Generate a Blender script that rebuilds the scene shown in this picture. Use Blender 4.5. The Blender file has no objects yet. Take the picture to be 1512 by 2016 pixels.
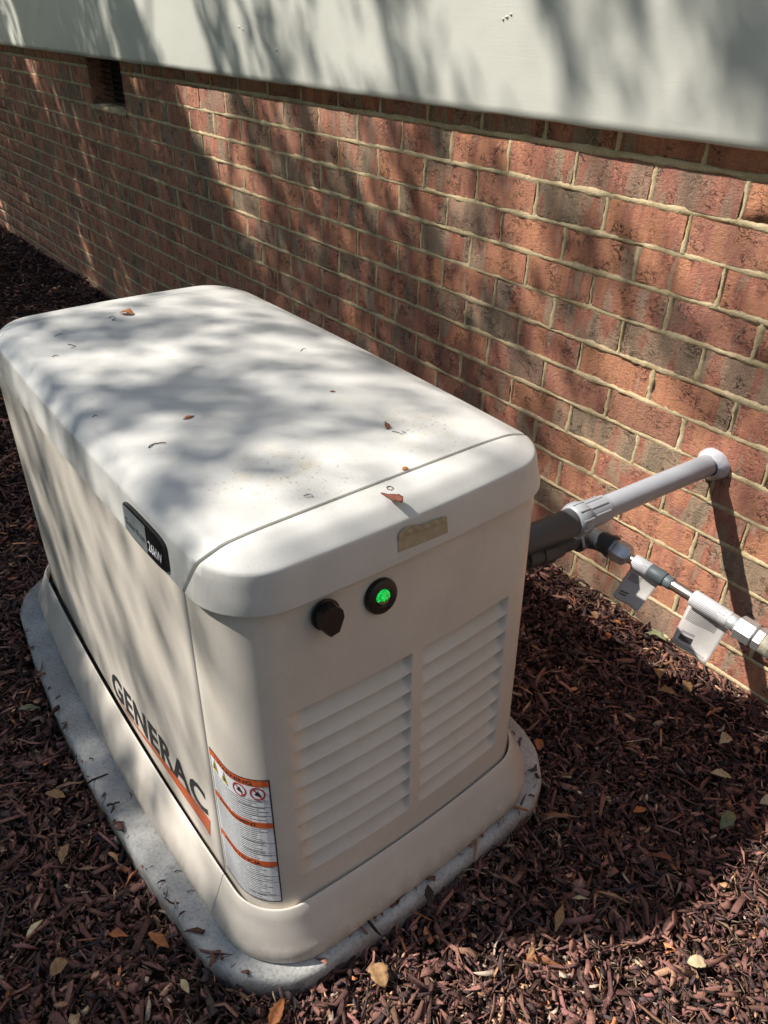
import bpy, bmesh, math, random
import numpy as np
from mathutils import Vector, Matrix

# ------------------------------------------------------------------ camera, sky, sun, exposure
sc = bpy.context.scene
COL = sc.collection
cam_d = bpy.data.cameras.new("camera"); cam = bpy.data.objects.new("camera", cam_d); COL.objects.link(cam)
YAW, PIT, ROL = -0.68251609, -0.58249283, 0.02997591
CAM = Vector((-1.4398, -1.1418, 1.2940)); FPX = 1469.5
def cam_axes():
    ca, sa = math.cos(YAW), math.sin(YAW)
    f = Vector((-sa*math.cos(PIT), ca*math.cos(PIT), math.sin(PIT))); r = Vector((ca, sa, 0)); u = r.cross(f)
    c, s = math.cos(ROL), math.sin(ROL)
    return r*c+u*s, -r*s+u*c, f
CR, CU, CF = cam_axes()
M = Matrix.Identity(4)
for i in range(3):
    M[i][0] = CR[i]; M[i][1] = CU[i]; M[i][2] = -CF[i]; M[i][3] = CAM[i]
cam.matrix_world = M
cam_d.sensor_fit = 'HORIZONTAL'; cam_d.sensor_width = 36; cam_d.lens = 36*FPX/1512
cam_d.clip_start = 0.02; cam_d.clip_end = 500
sc.camera = cam
SUN = Vector((0.63, -0.60, -1.0)).normalized()
world = bpy.data.worlds.new("World"); sc.world = world; world.use_nodes = True
nt = world.node_tree; nt.nodes.clear()
sky = nt.nodes.new('ShaderNodeTexSky'); sky.sky_type = 'NISHITA'; sky.sun_disc = False
sky.sun_elevation = math.asin(-SUN.z); sky.sun_rotation = math.atan2(-SUN.x, -SUN.y); sky.dust_density = 1.0; sky.ozone_density = 1.5
bg = nt.nodes.new('ShaderNodeBackground'); bg.inputs[1].default_value = 0.095
wo = nt.nodes.new('ShaderNodeOutputWorld')
nt.links.new(sky.outputs[0], bg.inputs[0]); nt.links.new(bg.outputs[0], wo.inputs[0])
sl = bpy.data.lights.new("sun", 'SUN'); sl.energy = 5.0; sl.angle = math.radians(0.53); sl.color = (1.0, 0.945, 0.87)
so = bpy.data.objects.new("sun", sl); COL.objects.link(so)
so.rotation_euler = SUN.to_track_quat('-Z', 'Y').to_euler(); so.location = (-4, 4, 8)
sc.view_settings.view_transform = 'Standard'; sc.view_settings.look = 'None'
sc.view_settings.exposure = 0.57; sc.view_settings.gamma = 1.0; sc.view_settings.use_curve_mapping = False
rng = np.random.default_rng(7); random.seed(7)

# ------------------------------------------------------------------ helpers
def tag(o, label=None, cat=None, group=None, kind=None):
    if label: o['label'] = label
    if cat: o['category'] = cat
    if group: o['group'] = group
    if kind: o['kind'] = kind
    return o
def link(name, me, mat=None, parent=None, smooth=False):
    if mat is not None and not me.materials: me.materials.append(mat)
    o = bpy.data.objects.new(name, me); COL.objects.link(o)
    if parent is not None: o.parent = parent
    if smooth: me.shade_smooth()
    return o
def empty(name, loc=(0, 0, 0)):
    o = bpy.data.objects.new(name, None); COL.objects.link(o); o.location = loc; o.empty_display_size = 0.05
    return o
def pmesh(name, V, F, mat=None, parent=None, smooth=False):
    me = bpy.data.meshes.new(name); me.from_pydata([tuple(v) for v in V], [], F); me.update()
    return link(name, me, mat, parent, smooth)
def under(parent, o):
    """parent o (built in world coordinates) to an empty that stands at a location"""
    o.parent = parent; o.matrix_parent_inverse = Matrix.Translation(-Vector(parent.location)); return o
def bmobj(name, bm, mat, parent=None, smooth=False):
    me = bpy.data.meshes.new(name); bm.to_mesh(me); bm.free(); return link(name, me, mat, parent, smooth)

class N:
    """small node-graph writer"""
    def __init__(s, name):
        s.m = bpy.data.materials.new(name); s.m.use_nodes = True; s.t = s.m.node_tree
        s.b = s.t.nodes['Principled BSDF']; s.out = s.t.nodes['Material Output']
    def n(s, typ, ins=None, **kw):
        x = s.t.nodes.new(typ)
        for k, v in kw.items(): setattr(x, k, v)
        if ins:
            for k, v in ins.items():
                if isinstance(v, bpy.types.NodeSocket): s.t.links.new(v, x.inputs[k])
                else: x.inputs[k].default_value = v
        return x
    def geo(s): return s.n('ShaderNodeNewGeometry').outputs['Position']
    def noise(s, vec, scale, detail=4, rough=.5, dist=0):
        return s.n('ShaderNodeTexNoise', {'Vector': vec, 'Scale': scale, 'Detail': detail, 'Roughness': rough, 'Distortion': dist}).outputs[0]
    def ramp(s, fac, stops, interp='LINEAR'):
        r = s.n('ShaderNodeValToRGB', {0: fac}); cr = r.color_ramp; cr.interpolation = interp
        while len(cr.elements) < len(stops): cr.elements.new(.5)
        for e, (p, c) in zip(cr.elements, stops):
            e.position = p; e.color = (c, c, c, 1) if isinstance(c, (int, float)) else tuple(c)+(1,)
        return r.outputs[0]
    def math(s, op, a, b=None, c=None):
        ins = {0: a}
        if b is not None: ins[1] = b
        if c is not None: ins[2] = c
        return s.n('ShaderNodeMath', ins, operation=op).outputs[0]
    def vmul(s, v, k): return s.n('ShaderNodeVectorMath', {0: v, 1: k}, operation='MULTIPLY').outputs[0]
    def mix(s, f, a, b, mode='MIX'):
        x = s.n('ShaderNodeMix', data_type='RGBA', blend_type=mode)
        for i, v in ((0, f), (6, a), (7, b)):
            if isinstance(v, bpy.types.NodeSocket): s.t.links.new(v, x.inputs[i])
            else: x.inputs[i].default_value = (tuple(v)+(1,)) if isinstance(v, (tuple, list)) else v
        return x.outputs[2]
    def bump(s, h, strength=.3, dist=.01, prev=None):
        ins = {'Height': h, 'Strength': strength, 'Distance': dist}
        if prev is not None: ins['Normal'] = prev
        return s.n('ShaderNodeBump', ins).outputs[0]
    def set(s, **kw):
        for k, v in kw.items():
            k = {'color': 'Base Color', 'rough': 'Roughness', 'metal': 'Metallic', 'normal': 'Normal', 'spec': 'Specular IOR Level', 'coat': 'Coat Weight',
                 'alpha': 'Alpha', 'trans': 'Transmission Weight', 'emit': 'Emission Color', 'estr': 'Emission Strength', 'sss': 'Subsurface Weight'}[k]
            if isinstance(v, bpy.types.NodeSocket): s.t.links.new(v, s.b.inputs[k])
            else: s.b.inputs[k].default_value = (tuple(v)+(1,)) if isinstance(v, (tuple, list)) else v
        return s.m

def simple(name, col, rough=.5, metal=0, spec=.5, nscale=60, var=.12, bump=.15, bdist=.001):
    g = N(name); p = g.geo(); n = g.noise(p, nscale, 4)
    k = g.ramp(n, [(.3, 1-var), (.7, 1+0*var)])
    c = g.mix(1.0, col, k, 'MULTIPLY')
    return g.set(color=c, rough=rough, metal=metal, spec=spec, normal=g.bump(n, bump, bdist))

# ------------------------------------------------------------------ materials
def mat_paint(name='cream_powder_coat', base=(.66, .605, .53), stains=()):
    g = N(name); p = g.geo()
    grime = g.ramp(g.noise(p, 5, 6, .65), [(.35, .88), (.6, 1.0)])
    c = g.mix(1.0, base, grime, 'MULTIPLY')
    spk = g.ramp(g.noise(p, 210, 2, .6), [(.725, 0), (.76, 1)])
    patch = g.ramp(g.noise(p, 7, 3), [(.5, 0), (.62, 1)])
    f = g.math('MULTIPLY', g.math('MULTIPLY', spk, patch), .55)
    c = g.mix(f, c, (.25, .17, .09))
    pol = g.math('MULTIPLY', g.ramp(g.noise(p, 11, 4, .6), [(.6, 0), (.75, 1)]), .22)
    c = g.mix(pol, c, (.52, .44, .22))
    for (sx, sy, sr) in stains:
        dd = g.n('ShaderNodeVectorMath', {0: p, 1: (sx, sy, .757)}, operation='DISTANCE').outputs['Value']
        m = g.ramp(g.math('DIVIDE', dd, sr), [(.15, 1), (1, 0)])
        f = g.math('MULTIPLY', g.math('MULTIPLY', g.ramp(g.noise(p, 150, 3, .7), [(.60, 0), (.66, 1)]), m), .8)
        c = g.mix(f, c, (.30, .17, .08)); c = g.mix(g.math('MULTIPLY', g.math('MULTIPLY', g.ramp(g.noise(p, 30, 4), [(.5, 0), (.7, 1)]), m), .35), c, (.55, .46, .24))
    zz = g.n('ShaderNodeSeparateXYZ', {0: p}).outputs[2]
    foot = g.ramp(zz, [(.052, 1), (.105, 0)]); gn = g.ramp(g.noise(g.vmul(p, (1, 1, .4)), 38, 5, .7), [(.40, 0), (.62, 1)])
    c = g.mix(g.math('MULTIPLY', g.math('MULTIPLY', foot, g.math('ADD', .25, gn)), .55), c, (.23, .155, .10))
    smear = g.ramp(g.noise(g.vmul(p, (6, 6, 1.2)), 5, 5, .7, .6), [(.60, 0), (.74, 1)])
    c = g.mix(g.math('MULTIPLY', smear, .16), c, (.33, .27, .20))
    fine = g.noise(p, 900, 2)
    dust = g.math('MULTIPLY', g.ramp(g.noise(p, 380, 3, .7), [(.45, 0), (.75, 1)]), .14)
    c = g.mix(dust, c, (.36, .31, .25))
    return g.set(color=c, rough=g.ramp(g.noise(p, 9, 4), [(.3, .30), (.7, .46)]), spec=.5,
                 normal=g.bump(fine, .12, .0004, g.bump(g.noise(p, 60, 2), .12, .0008)))
PAINT = mat_paint()
PAINT_LID = mat_paint('white_powder_coat', (.655, .645, .61), ((-.965, -.36, .13), (-.72, -.36, .11), (-1.06, -.33, .05)))
BLACK_GAP = simple('black_gap_shade', (.012, .012, .012), .7)

def mat_brick():
    g = N('wire_cut_brick'); p = g.geo(); at = g.n('ShaderNodeAttribute', attribute_name='brick_random')
    rnd = g.n('ShaderNodeSeparateXYZ', {0: p})
    # cell ids: course and position along the wall, the same for single bricks and joined ones
    row = g.math('ROUND', g.math('DIVIDE', g.math('SUBTRACT', 1.0328, rnd.outputs[2]), .0813))
    odd = g.math('MULTIPLY', g.math('MODULO', g.math('ADD', row, 20), 2), .5)
    colm = g.math('FLOOR', g.math('ADD', g.math('DIVIDE', rnd.outputs[1], .2009), odd))
    cell = g.n('ShaderNodeCombineXYZ', {0: row, 1: colm, 2: 3.3}).outputs[0]
    w = g.n('ShaderNodeTexWhiteNoise', {'Vector': cell}, noise_dimensions='3D')
    ws = g.n('ShaderNodeSeparateColor', {0: w.outputs['Color']})
    # flashed colour bands across each brick
    off = g.n('ShaderNodeVectorMath', {0: g.vmul(p, (1, 9, 2.2)), 1: g.vmul(w.outputs['Color'], (7, 50, 9))}, operation='ADD').outputs[0]
    band = g.noise(off, 1.5, 3, .6)
    band = g.math('ADD', band, g.math('MULTIPLY', g.math('SUBTRACT', ws.outputs[0], .5), .30))
    c = g.ramp(band, [(.26, (.36, .27, .185)), (.37, (.54, .37, .245)), (.43, (.56, .22, .15)), (.50, (.76, .33, .205)), (.58, (.80, .37, .20)), (.65, (.66, .27, .18)), (.71, (.72, .45, .30)), (.82, (.52, .41, .31))])
    ash = g.math('MULTIPLY', g.ramp(g.noise(off, 3.1, 4, .7), [(.60, 0), (.72, 1)]), .45)
    c = g.mix(ash, c, (.30, .27, .27))
    pink = g.math('MULTIPLY', g.ramp(ws.outputs[2], [(.35, 0), (.9, 1)]), .35); c = g.mix(pink, c, (.50, .25, .20))
    soot = g.math('MULTIPLY', g.ramp(ws.outputs[1], [(.84, 0), (.9, 1)]), .28)
    c = g.mix(soot, c, (.12, .085, .05))
    grain = g.noise(p, 420, 4, .75)
    c = g.mix(1.0, c, g.ramp(grain, [(.3, .70), (.62, 1.12)]), 'MULTIPLY')
    pits = g.noise(g.vmul(p, (1, 1, 1.8)), 85, 5, .7, .8)
    cr0 = g.n('ShaderNodeTexVoronoi', {'Vector': g.n('ShaderNodeVectorMath', {0: g.vmul(p, (1, 1, .8)), 1: g.n('ShaderNodeTexNoise', {'Vector': p, 'Scale': 40., 'Detail': 3.}).outputs[1]}, operation='ADD').outputs[0], 'Scale': 16.}, feature='DISTANCE_TO_EDGE')
    gate = g.ramp(g.noise(p, 17, 3), [(.50, 0), (.58, 1)])
    wn = g.noise(g.n('ShaderNodeVectorMath', {0: g.vmul(p, (1, 1, 1.7)), 1: g.vmul(w.outputs['Color'], (3, 3, 3))}, operation='ADD').outputs[0], 24, 5, .62, 1.6)
    rid = g.math('ABSOLUTE', g.math('SUBTRACT', wn, .5))
    crack = g.math('MULTIPLY', g.ramp(rid, [(0, 1), (.012, .8), (.024, 0)]), gate)
    c = g.mix(g.math('MULTIPLY', crack, .85), c, (.03, .018, .012))
    pit = g.ramp(pits, [(.31, 1), (.40, 0)])
    c = g.mix(g.math('MULTIPLY', pit, .6), c, (.06, .035, .022))
    pale = g.math('MULTIPLY', g.ramp(g.noise(p, 190, 3, .7), [(.52, 0), (.68, 1)]), .45)
    c = g.mix(pale, c, (.62, .47, .36))
    hgt = g.math('SUBTRACT', g.math('ADD', g.math('MULTIPLY', pits, 1.1), g.math('MULTIPLY', grain, .55)), g.math('MULTIPLY', crack, 1.0))
    return g.set(color=c, rough=.92, spec=.2, normal=g.bump(hgt, .9, .010))
BRICK = mat_brick()
def mat_mortar():
    g = N('buff_sand_mortar'); p = g.geo()
    a = g.noise(p, 22, 5, .6); b = g.noise(p, 300, 4, .7)
    c = g.ramp(a, [(.3, (.48, .37, .20)), (.5, (.64, .51, .31)), (.7, (.72, .59, .38))])
    c = g.mix(1.0, c, g.ramp(b, [(.3, .72), (.65, 1.08)]), 'MULTIPLY')
    moss = g.math('MULTIPLY', g.ramp(g.noise(p, 4, 4), [(.55, 0), (.7, 1)]), .35)
    c = g.mix(moss, c, (.20, .20, .12))
    return g.set(color=c, rough=.95, spec=.15, normal=g.bump(g.math('ADD', b, g.math('MULTIPLY', g.noise(p, 70, 4, .7), 1.4)), .8, .003))
MORTAR = mat_mortar()
def mat_siding():
    g = N('painted_wood_board'); p = g.geo()
    grain = g.noise(g.vmul(p, (1, 5, 160)), 1.4, 5, .65, .4)
    fine = g.noise(g.vmul(p, (1, 25, 420)), 1.2, 3, .6)
    broad = g.ramp(g.noise(p, 2.2, 4), [(.3, .90), (.7, 1.0)])
    c = g.mix(1.0, (.615, .615, .55), broad, 'MULTIPLY')
    low = g.n('ShaderNodeSeparateXYZ', {0: p}).outputs[2]
    c = g.mix(1.0, c, g.ramp(g.noise(p, 500, 2), [(.66, 1.0), (.74, .8)]), 'MULTIPLY')
    h = g.math('ADD', grain, g.math('MULTIPLY', fine, .5))
    return g.set(color=c, rough=.42, spec=.45, normal=g.bump(h, .18, .0015, g.bump(g.noise(p, 6, 3), .25, .01)))
SIDING = mat_siding()
def mat_concrete():
    g = N('weathered_concrete'); p = g.geo()
    a = g.noise(p, 9, 6, .65); b = g.noise(p, 160, 4, .7)
    c = g.ramp(a, [(.3, (.33, .325, .31)), (.55, (.46, .455, .435)), (.75, (.54, .53, .51))])
    c = g.mix(1.0, c, g.ramp(b, [(.28, .60), (.5, 1.0), (.7, 1.08)]), 'MULTIPLY')
    v = g.n('ShaderNodeTexVoronoi', {'Vector': p, 'Scale': 70.}); hole = g.ramp(v.outputs['Distance'], [(.07, 1), (.12, 0)])
    c = g.mix(g.math('MULTIPLY', hole, .25), c, (.12, .10, .09))
    st = g.ramp(g.noise(p, 5.5, 6, .7), [(.48, 0), (.66, 1)]); c = g.mix(g.math('MULTIPLY', st, .25), c, (.24, .225, .20))
    zz = g.n('ShaderNodeSeparateXYZ', {0: p}).outputs[2]; lowz = g.ramp(zz, [(.018, 1), (.047, 0)])
    c = g.mix(g.math('MULTIPLY', lowz, g.ramp(g.noise(p, 55, 4, .7), [(.3, .25), (.65, .85)])), c, (.13, .09, .065))
    sp = g.ramp(g.noise(p, 24, 5, .75), [(.60, 0), (.70, 1)]); c = g.mix(g.math('MULTIPLY', sp, .22), c, (.12, .085, .06))
    return g.set(color=c, rough=.9, spec=.2, normal=g.bump(g.math('ADD', b, g.math('MULTIPLY', g.noise(p, 35, 4), 1.2)), .55, .003))
CONCRETE = mat_concrete()
def mat_ground():
    g = N('dark_humus'); p = g.geo(); a = g.noise(p, 60, 6, .75)
    c = g.ramp(a, [(.3, (.02, .012, .009)), (.6, (.07, .04, .027)), (.8, (.13, .075, .045))])
    return g.set(color=c, rough=.95, spec=.1, normal=g.bump(g.noise(p, 120, 6, .8), 1, .02))
GROUND = mat_ground()
def mat_chip():
    g = N('shredded_bark'); at = g.n('ShaderNodeAttribute', attribute_name='tint').outputs['Color']; p = g.geo()
    n = g.noise(p, 260, 4, .7)
    c = g.mix(1.0, at, g.ramp(n, [(.3, .55), (.65, 1.15)]), 'MULTIPLY')
    return g.set(color=c, rough=.78, spec=.3, normal=g.bump(g.noise(p, 420, 3, .7), .7, .0015))
CHIP = mat_chip()
def mat_leafdry(name, col, col2):
    g = N(name); p = g.geo(); n = g.noise(p, 130, 5, .7)
    return g.set(color=g.ramp(n, [(.3, col2), (.6, col)]), rough=.7, normal=g.bump(n, .4, .001))
DRY = {'tan': mat_leafdry('tan_dry_leaf', (.36, .22, .10), (.20, .10, .045)), 'orange': mat_leafdry('orange_dry_leaf', (.42, .15, .045), (.22, .075, .03)),
       'red': mat_leafdry('red_brown_leaf', (.22, .065, .035), (.10, .03, .02)), 'green': mat_leafdry('grey_green_leaf', (.20, .22, .11), (.11, .12, .06)),
       'pale': mat_leafdry('pale_straw_leaf', (.50, .42, .26), (.32, .24, .12)), 'dark': mat_leafdry('dark_twig_bark', (.045, .03, .02), (.02, .013, .01))}
def mat_canopy():
    g = N('green_tree_leaf'); p = g.geo(); n = g.noise(p, 1.7, 3)
    c = g.ramp(n, [(.35, (.035, .085, .018)), (.65, (.085, .16, .035))])
    g.set(color=c, rough=.5)
    tr = g.n('ShaderNodeBsdfTranslucent', {0: (.10, .20, .03, 1)})
    mx = g.n('ShaderNodeMixShader', {0: .25, 1: g.b.outputs[0], 2: tr.outputs[0]}); g.t.links.new(mx.outputs[0], g.out.inputs[0])
    return g.m
CANOPY = mat_canopy()
BARK = simple('grey_brown_bark', (.14, .10, .07), .9, nscale=20, var=.5, bump=.9, bdist=.02)
PVC = simple('grey_conduit_plastic', (.37, .39, .42), .32, nscale=30, var=.08, bump=.05)
PVC2 = simple('grey_coupling_plastic', (.34, .355, .375), .36, nscale=30, var=.1, bump=.05)
SEAL = simple('smeared_grey_sealant', (.52, .52, .56), .22, nscale=45, var=.15, bump=.6, bdist=.004)
HOSE = simple('dark_grey_flexible_conduit', (.06, .063, .07), .38, nscale=30, var=.2)
IRON = simple('black_iron_pipe', (.065, .068, .072), .42, nscale=50, var=.35, bump=.4, bdist=.001)
STEEL = simple('bright_zinc_steel', (.70, .71, .71), .48, .8, nscale=90, var=.25, bump=.1)
STEEL2 = simple('satin_stainless_tube', (.72, .72, .70), .27, 1.0, nscale=60, var=.15, bump=.05)
GALV = simple('dull_galvanised_steel', (.50, .54, .56), .38, .8, nscale=40, var=.3, bump=.2)
SLEEVE = simple('grey_rubber_sleeve', (.10, .12, .13), .5, nscale=60, var=.2)
PLASTIC = simple('black_moulded_plastic', (.010, .009, .009), .35, nscale=80, var=.2, bump=.05)
PRINT_BLACK = simple('black_vinyl_print', (.025, .025, .028), .45, bump=.0)
PRINT_ORANGE = simple('orange_vinyl_print', (.60, .115, .03), .45, bump=.0)
PRINT_WHITE = simple('white_vinyl_print', (.72, .73, .75), .4, bump=.0)
PRINT_YELLOW = simple('yellow_warning_print', (.62, .45, .02), .45, bump=.0)
PRINT_RED = simple('red_symbol_print', (.42, .03, .04), .45, bump=.0)
SILVER = simple('brushed_silver_badge', (.30, .33, .34), .32, .35, nscale=60, var=.25, bump=.05)
TAPE = simple('brown_masking_tape', (.44, .37, .25), .55, nscale=60, var=.2, bump=.6, bdist=.0012)
def mat_printed(name, base, ink, sx, sz, thr=.5, axis='uv'):
    """paper with rows of tiny print, read from the UV map: x across, y down in lines"""
    g = N(name); uv = g.n('ShaderNodeTexCoord').outputs['UV']; s = g.n('ShaderNodeSeparateXYZ', {0: uv})
    ln = g.math('MULTIPLY', s.outputs[1], sz); li = g.math('FLOOR', ln); fr = g.math('FRACT', ln)
    inrow = g.ramp(fr, [(.18, 0), (.30, 1), (.62, 1), (.74, 0)])
    cell = g.n('ShaderNodeCombineXYZ', {0: g.math('MULTIPLY', s.outputs[0], sx), 1: g.math('MULTIPLY', li, 7.31), 2: g.math('MULTIPLY', fr, .8)}).outputs[0]
    wd = g.ramp(g.noise(cell, 1.0, 3, .8), [(thr-.16, 0), (thr-.08, 1)])
    w = g.n('ShaderNodeTexWhiteNoise', {'W': li}, noise_dimensions='1D').outputs[0]
    end = g.math('LESS_THAN', s.outputs[0], g.math('ADD', .72, g.math('MULTIPLY', w, .24)))
    start = g.math('GREATER_THAN', s.outputs[0], .04)
    f = g.math('MULTIPLY', g.math('MULTIPLY', g.math('MULTIPLY', inrow, wd), g.math('MULTIPLY', end, start)), .85)
    p = g.geo()
    return g.set(color=g.mix(f, base, ink), rough=.42, normal=g.bump(g.noise(p, 120, 3), .12, .001))
LABEL_TEXT = mat_printed('warning_label_small_print', (.66, .67, .68), (.05, .05, .06), 34, 62)
TAG_TEXT = mat_printed('paper_tag_print', (.68, .64, .60), (.16, .15, .15), 30, 24, .52)
WRAP_TEXT = mat_printed('wrapped_label_print', (.60, .60, .60), (.34, .34, .36), 75, 26, .50)
g = N('green_led_lens'); LED = g.set(color=(.02, .35, .05), rough=.15, emit=(.01, .9, .12), estr=g.ramp(g.noise(g.geo(), 160, 3, .7, 1.), [(.38, .04), (.62, .62)]))
g = N('clear_amber_lens'); LENS = g.set(color=(.22, .25, .06), rough=.12, spec=.8)

# ------------------------------------------------------------------ ground
def hmap(x, y):
    """height of the mulch bed"""
    x = np.asarray(x, float); y = np.asarray(y, float)
    h = .008*np.sin(x*4.1+y*2.3)+.007*np.sin(y*5.3-x*3.2+1.2)+.004*np.sin(x*13+y*11)
    h = h + .022*np.exp(-((x+.05)/.10)**2) + .004 - .125*np.clip((y-1.3)/2.2, 0, 1)**2*(3-2*np.clip((y-1.3)/2.2, 0, 1))
    return h
def build_ground():
    xs = np.concatenate([[-60, -20, -8, -5], np.arange(-3.4, .041, .04), [.3]]); ys = np.concatenate([[-60, -20, -6], np.arange(-2.4, 4, .05), np.arange(4, 14, .25), [20, 70]])
    X, Y = np.meshgrid(xs, ys); Z = hmap(X, Y) - .012
    Z = np.where(X < -3.3, -.03, Z)
    V = np.stack([X, Y, Z], -1).reshape(-1, 3); nx = len(xs)
    F = [(j*nx+i, j*nx+i+1, (j+1)*nx+i+1, (j+1)*nx+i) for j in range(len(ys)-1) for i in range(nx-1)]
    tag(pmesh('ground', V, F, GROUND, smooth=True), kind='structure')
build_ground()
def mat_lawn():
    g = N('bounce_lawn_grass'); p = g.geo(); n = g.noise(p, 3, 6, .7)
    return g.set(color=g.ramp(n, [(.3, (.035, .075, .018)), (.7, (.10, .155, .04))]), rough=.9, normal=g.bump(g.noise(p, 60, 4, .8), 1, .03))
V = [(-50, -50, -.02), (-3.2, -50, -.02), (-3.2, 60, -.02), (-50, 60, -.02)]
tag(pmesh('lawn', V, [(0, 1, 2, 3)], mat_lawn()), kind='structure')  # out of view, added for its green bounce light on the siding

# ------------------------------------------------------------------ house wall
wall = tag(empty('house_wall', (0, 2, 0)), 'brown and red brick foundation wall under a pale painted board', 'wall')
H0, CH, PY = 1.0328, .0813, .2009
rows = list(range(-1, 17))
VY0, VY1, VZ0, VZ1 = 2.56, 2.96, .9125, 1.16
def wob(y, k, a=1.0):
    return a*(math.sin(y*31+k*1.7)*.0009+math.sin(y*83+k*5.1)*.0008+math.sin(y*190+k*2.9)*.0007)
def brick_mesh(name, ly, lz, seed, proud=.0):
    """rough-faced brick: centre of the front face at the origin, face towards -X"""
    r = random.Random(seed); nx, nz = 5, 2
    V = []; F = []
    for j in range(nz+1):
        for i in range(nx+1):
            y = (i/nx-.5)*ly; z = (j/nz-.5)*lz
            edge = i in (0, nx) or j in (0, nz)
            d = r.uniform(.0010, .0034) if edge else r.uniform(-.0016, .0010)
            if edge: y += r.uniform(-.0022, .0012)*(1 if y > 0 else -1)*(i in (0, nx)); z += r.uniform(-.0026, .0014)*(1 if z > 0 else -1)*(j in (0, nz))
            V.append((d, y, z))
    for j in range(nz):
        for i in range(nx):
            a = j*(nx+1)+i; F.append((a, a+nx+1, a+nx+2, a+1))
    ring = [i for i in range(nx+1)]+[j*(nx+1)+nx for j in range(1, nz+1)]+[nz*(nx+1)+i for i in range(nx-1, -1, -1)]+[j*(nx+1) for j in range(nz-1, 0, -1)]
    b0 = len(V)
    for k in ring: V.append((.03, V[k][1]*1.004, V[k][2]*1.01))
    m = len(ring)
    for a in range(m):
        c = (a+1) % m; F.append((ring[a], ring[c], b0+c, b0+a))
    me = bpy.data.meshes.new(name); me.from_pydata(V, [], F); me.materials.append(BRICK); me.update(); me.shade_smooth()
    try: me.set_sharp_from_angle(angle=math.radians(38))
    except Exception: pass
    return me
variants = [brick_mesh('brick_shape', PY-.0112, CH-.0112, 100+i) for i in range(10)]
def project(P):
    q = Vector(P)-CAM; z = q.dot(CF)
    return (756+FPX*q.dot(CR)/z, 1008-FPX*q.dot(CU)/z, z) if z > .05 else (-9e3, -9e3, z)
def hidden(P):
    """is the brick behind the generator as the camera sees it"""
    d = Vector(P)-CAM; t0, t1 = 0, .97
    for a, (lo, hi) in enumerate(((-1.16, -.62), (-.48, .52), (0, .735))):
        if abs(d[a]) < 1e-9: continue
        u, v = (lo-CAM[a])/d[a], (hi-CAM[a])/d[a]
        if u > v: u, v = v, u
        t0, t1 = max(t0, u), min(t1, v)
    return t0 < t1
spots = []
for r_ in rows:
    zc = H0-CH*r_; half = r_ % 2
    for k in range(-32, 76):
        y0 = k*PY - half*PY*.5; y1 = y0+PY; yc = (y0+y1)/2
        if y0 > 14.6: continue
        if zc+.02 > VZ0 and y1 > VY0+.01 and y0 < VY1-.01:      # at the vent opening: cut bricks
            for (a, b) in ((y0, VY0), (VY1, y1)):
                if b-a > .03: spots.append((r_, (a+b)/2, zc, b-a, -1))
            continue
        spots.append((r_, yc, zc, PY, 0))
def area(s):
    px, py, z = project((0, s[1], s[2]))
    if not (-60 < px < 1570 and -60 < py < 2080) or hidden((0, s[1], s[2])) or s[2] > 1.10 or s[2] < float(hmap(0, s[1]))-.02: return 0
    a = project((0, s[1]-.1, s[2])); b = project((0, s[1]+.1, s[2])); h = project((0, s[1], s[2]+.04)); l = project((0, s[1], s[2]-.04))
    return abs(a[0]-b[0])*abs(h[1]-l[1])
spots.sort(key=area, reverse=True)
restV, restF = [], []
for i, (r_, yc, zc, ln, cut) in enumerate(spots):
    me = variants[(i*7+r_) % 10]; off = random.uniform(-.0016, .0012); tilt = random.uniform(-.004, .004)
    y_scale = (ln-.0112)/(PY-.0112) if cut else 1
    flip = -1 if random.random() < .5 else 1
    loc = Vector((off, yc, zc+random.uniform(-.0012, .0012)))
    if i < 299:
        o = link('brick', me, None); o.location = loc; o.rotation_euler = (tilt+(math.pi if flip < 0 else 0), 0, 0); o.scale = (1, y_scale, 1); under(wall, o)
    else:
        b0 = len(restV)
        for v in me.vertices: restV.append((loc.x+v.co.x, loc.y+v.co.y*y_scale*flip, loc.z+v.co.z*flip))
        restF += [tuple(b0+q for q in f.vertices) for f in me.polygons]
o = pmesh('brick_courses', restV, restF, BRICK, smooth=True); under(wall, o); o['kind'] = 'stuff'
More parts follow.
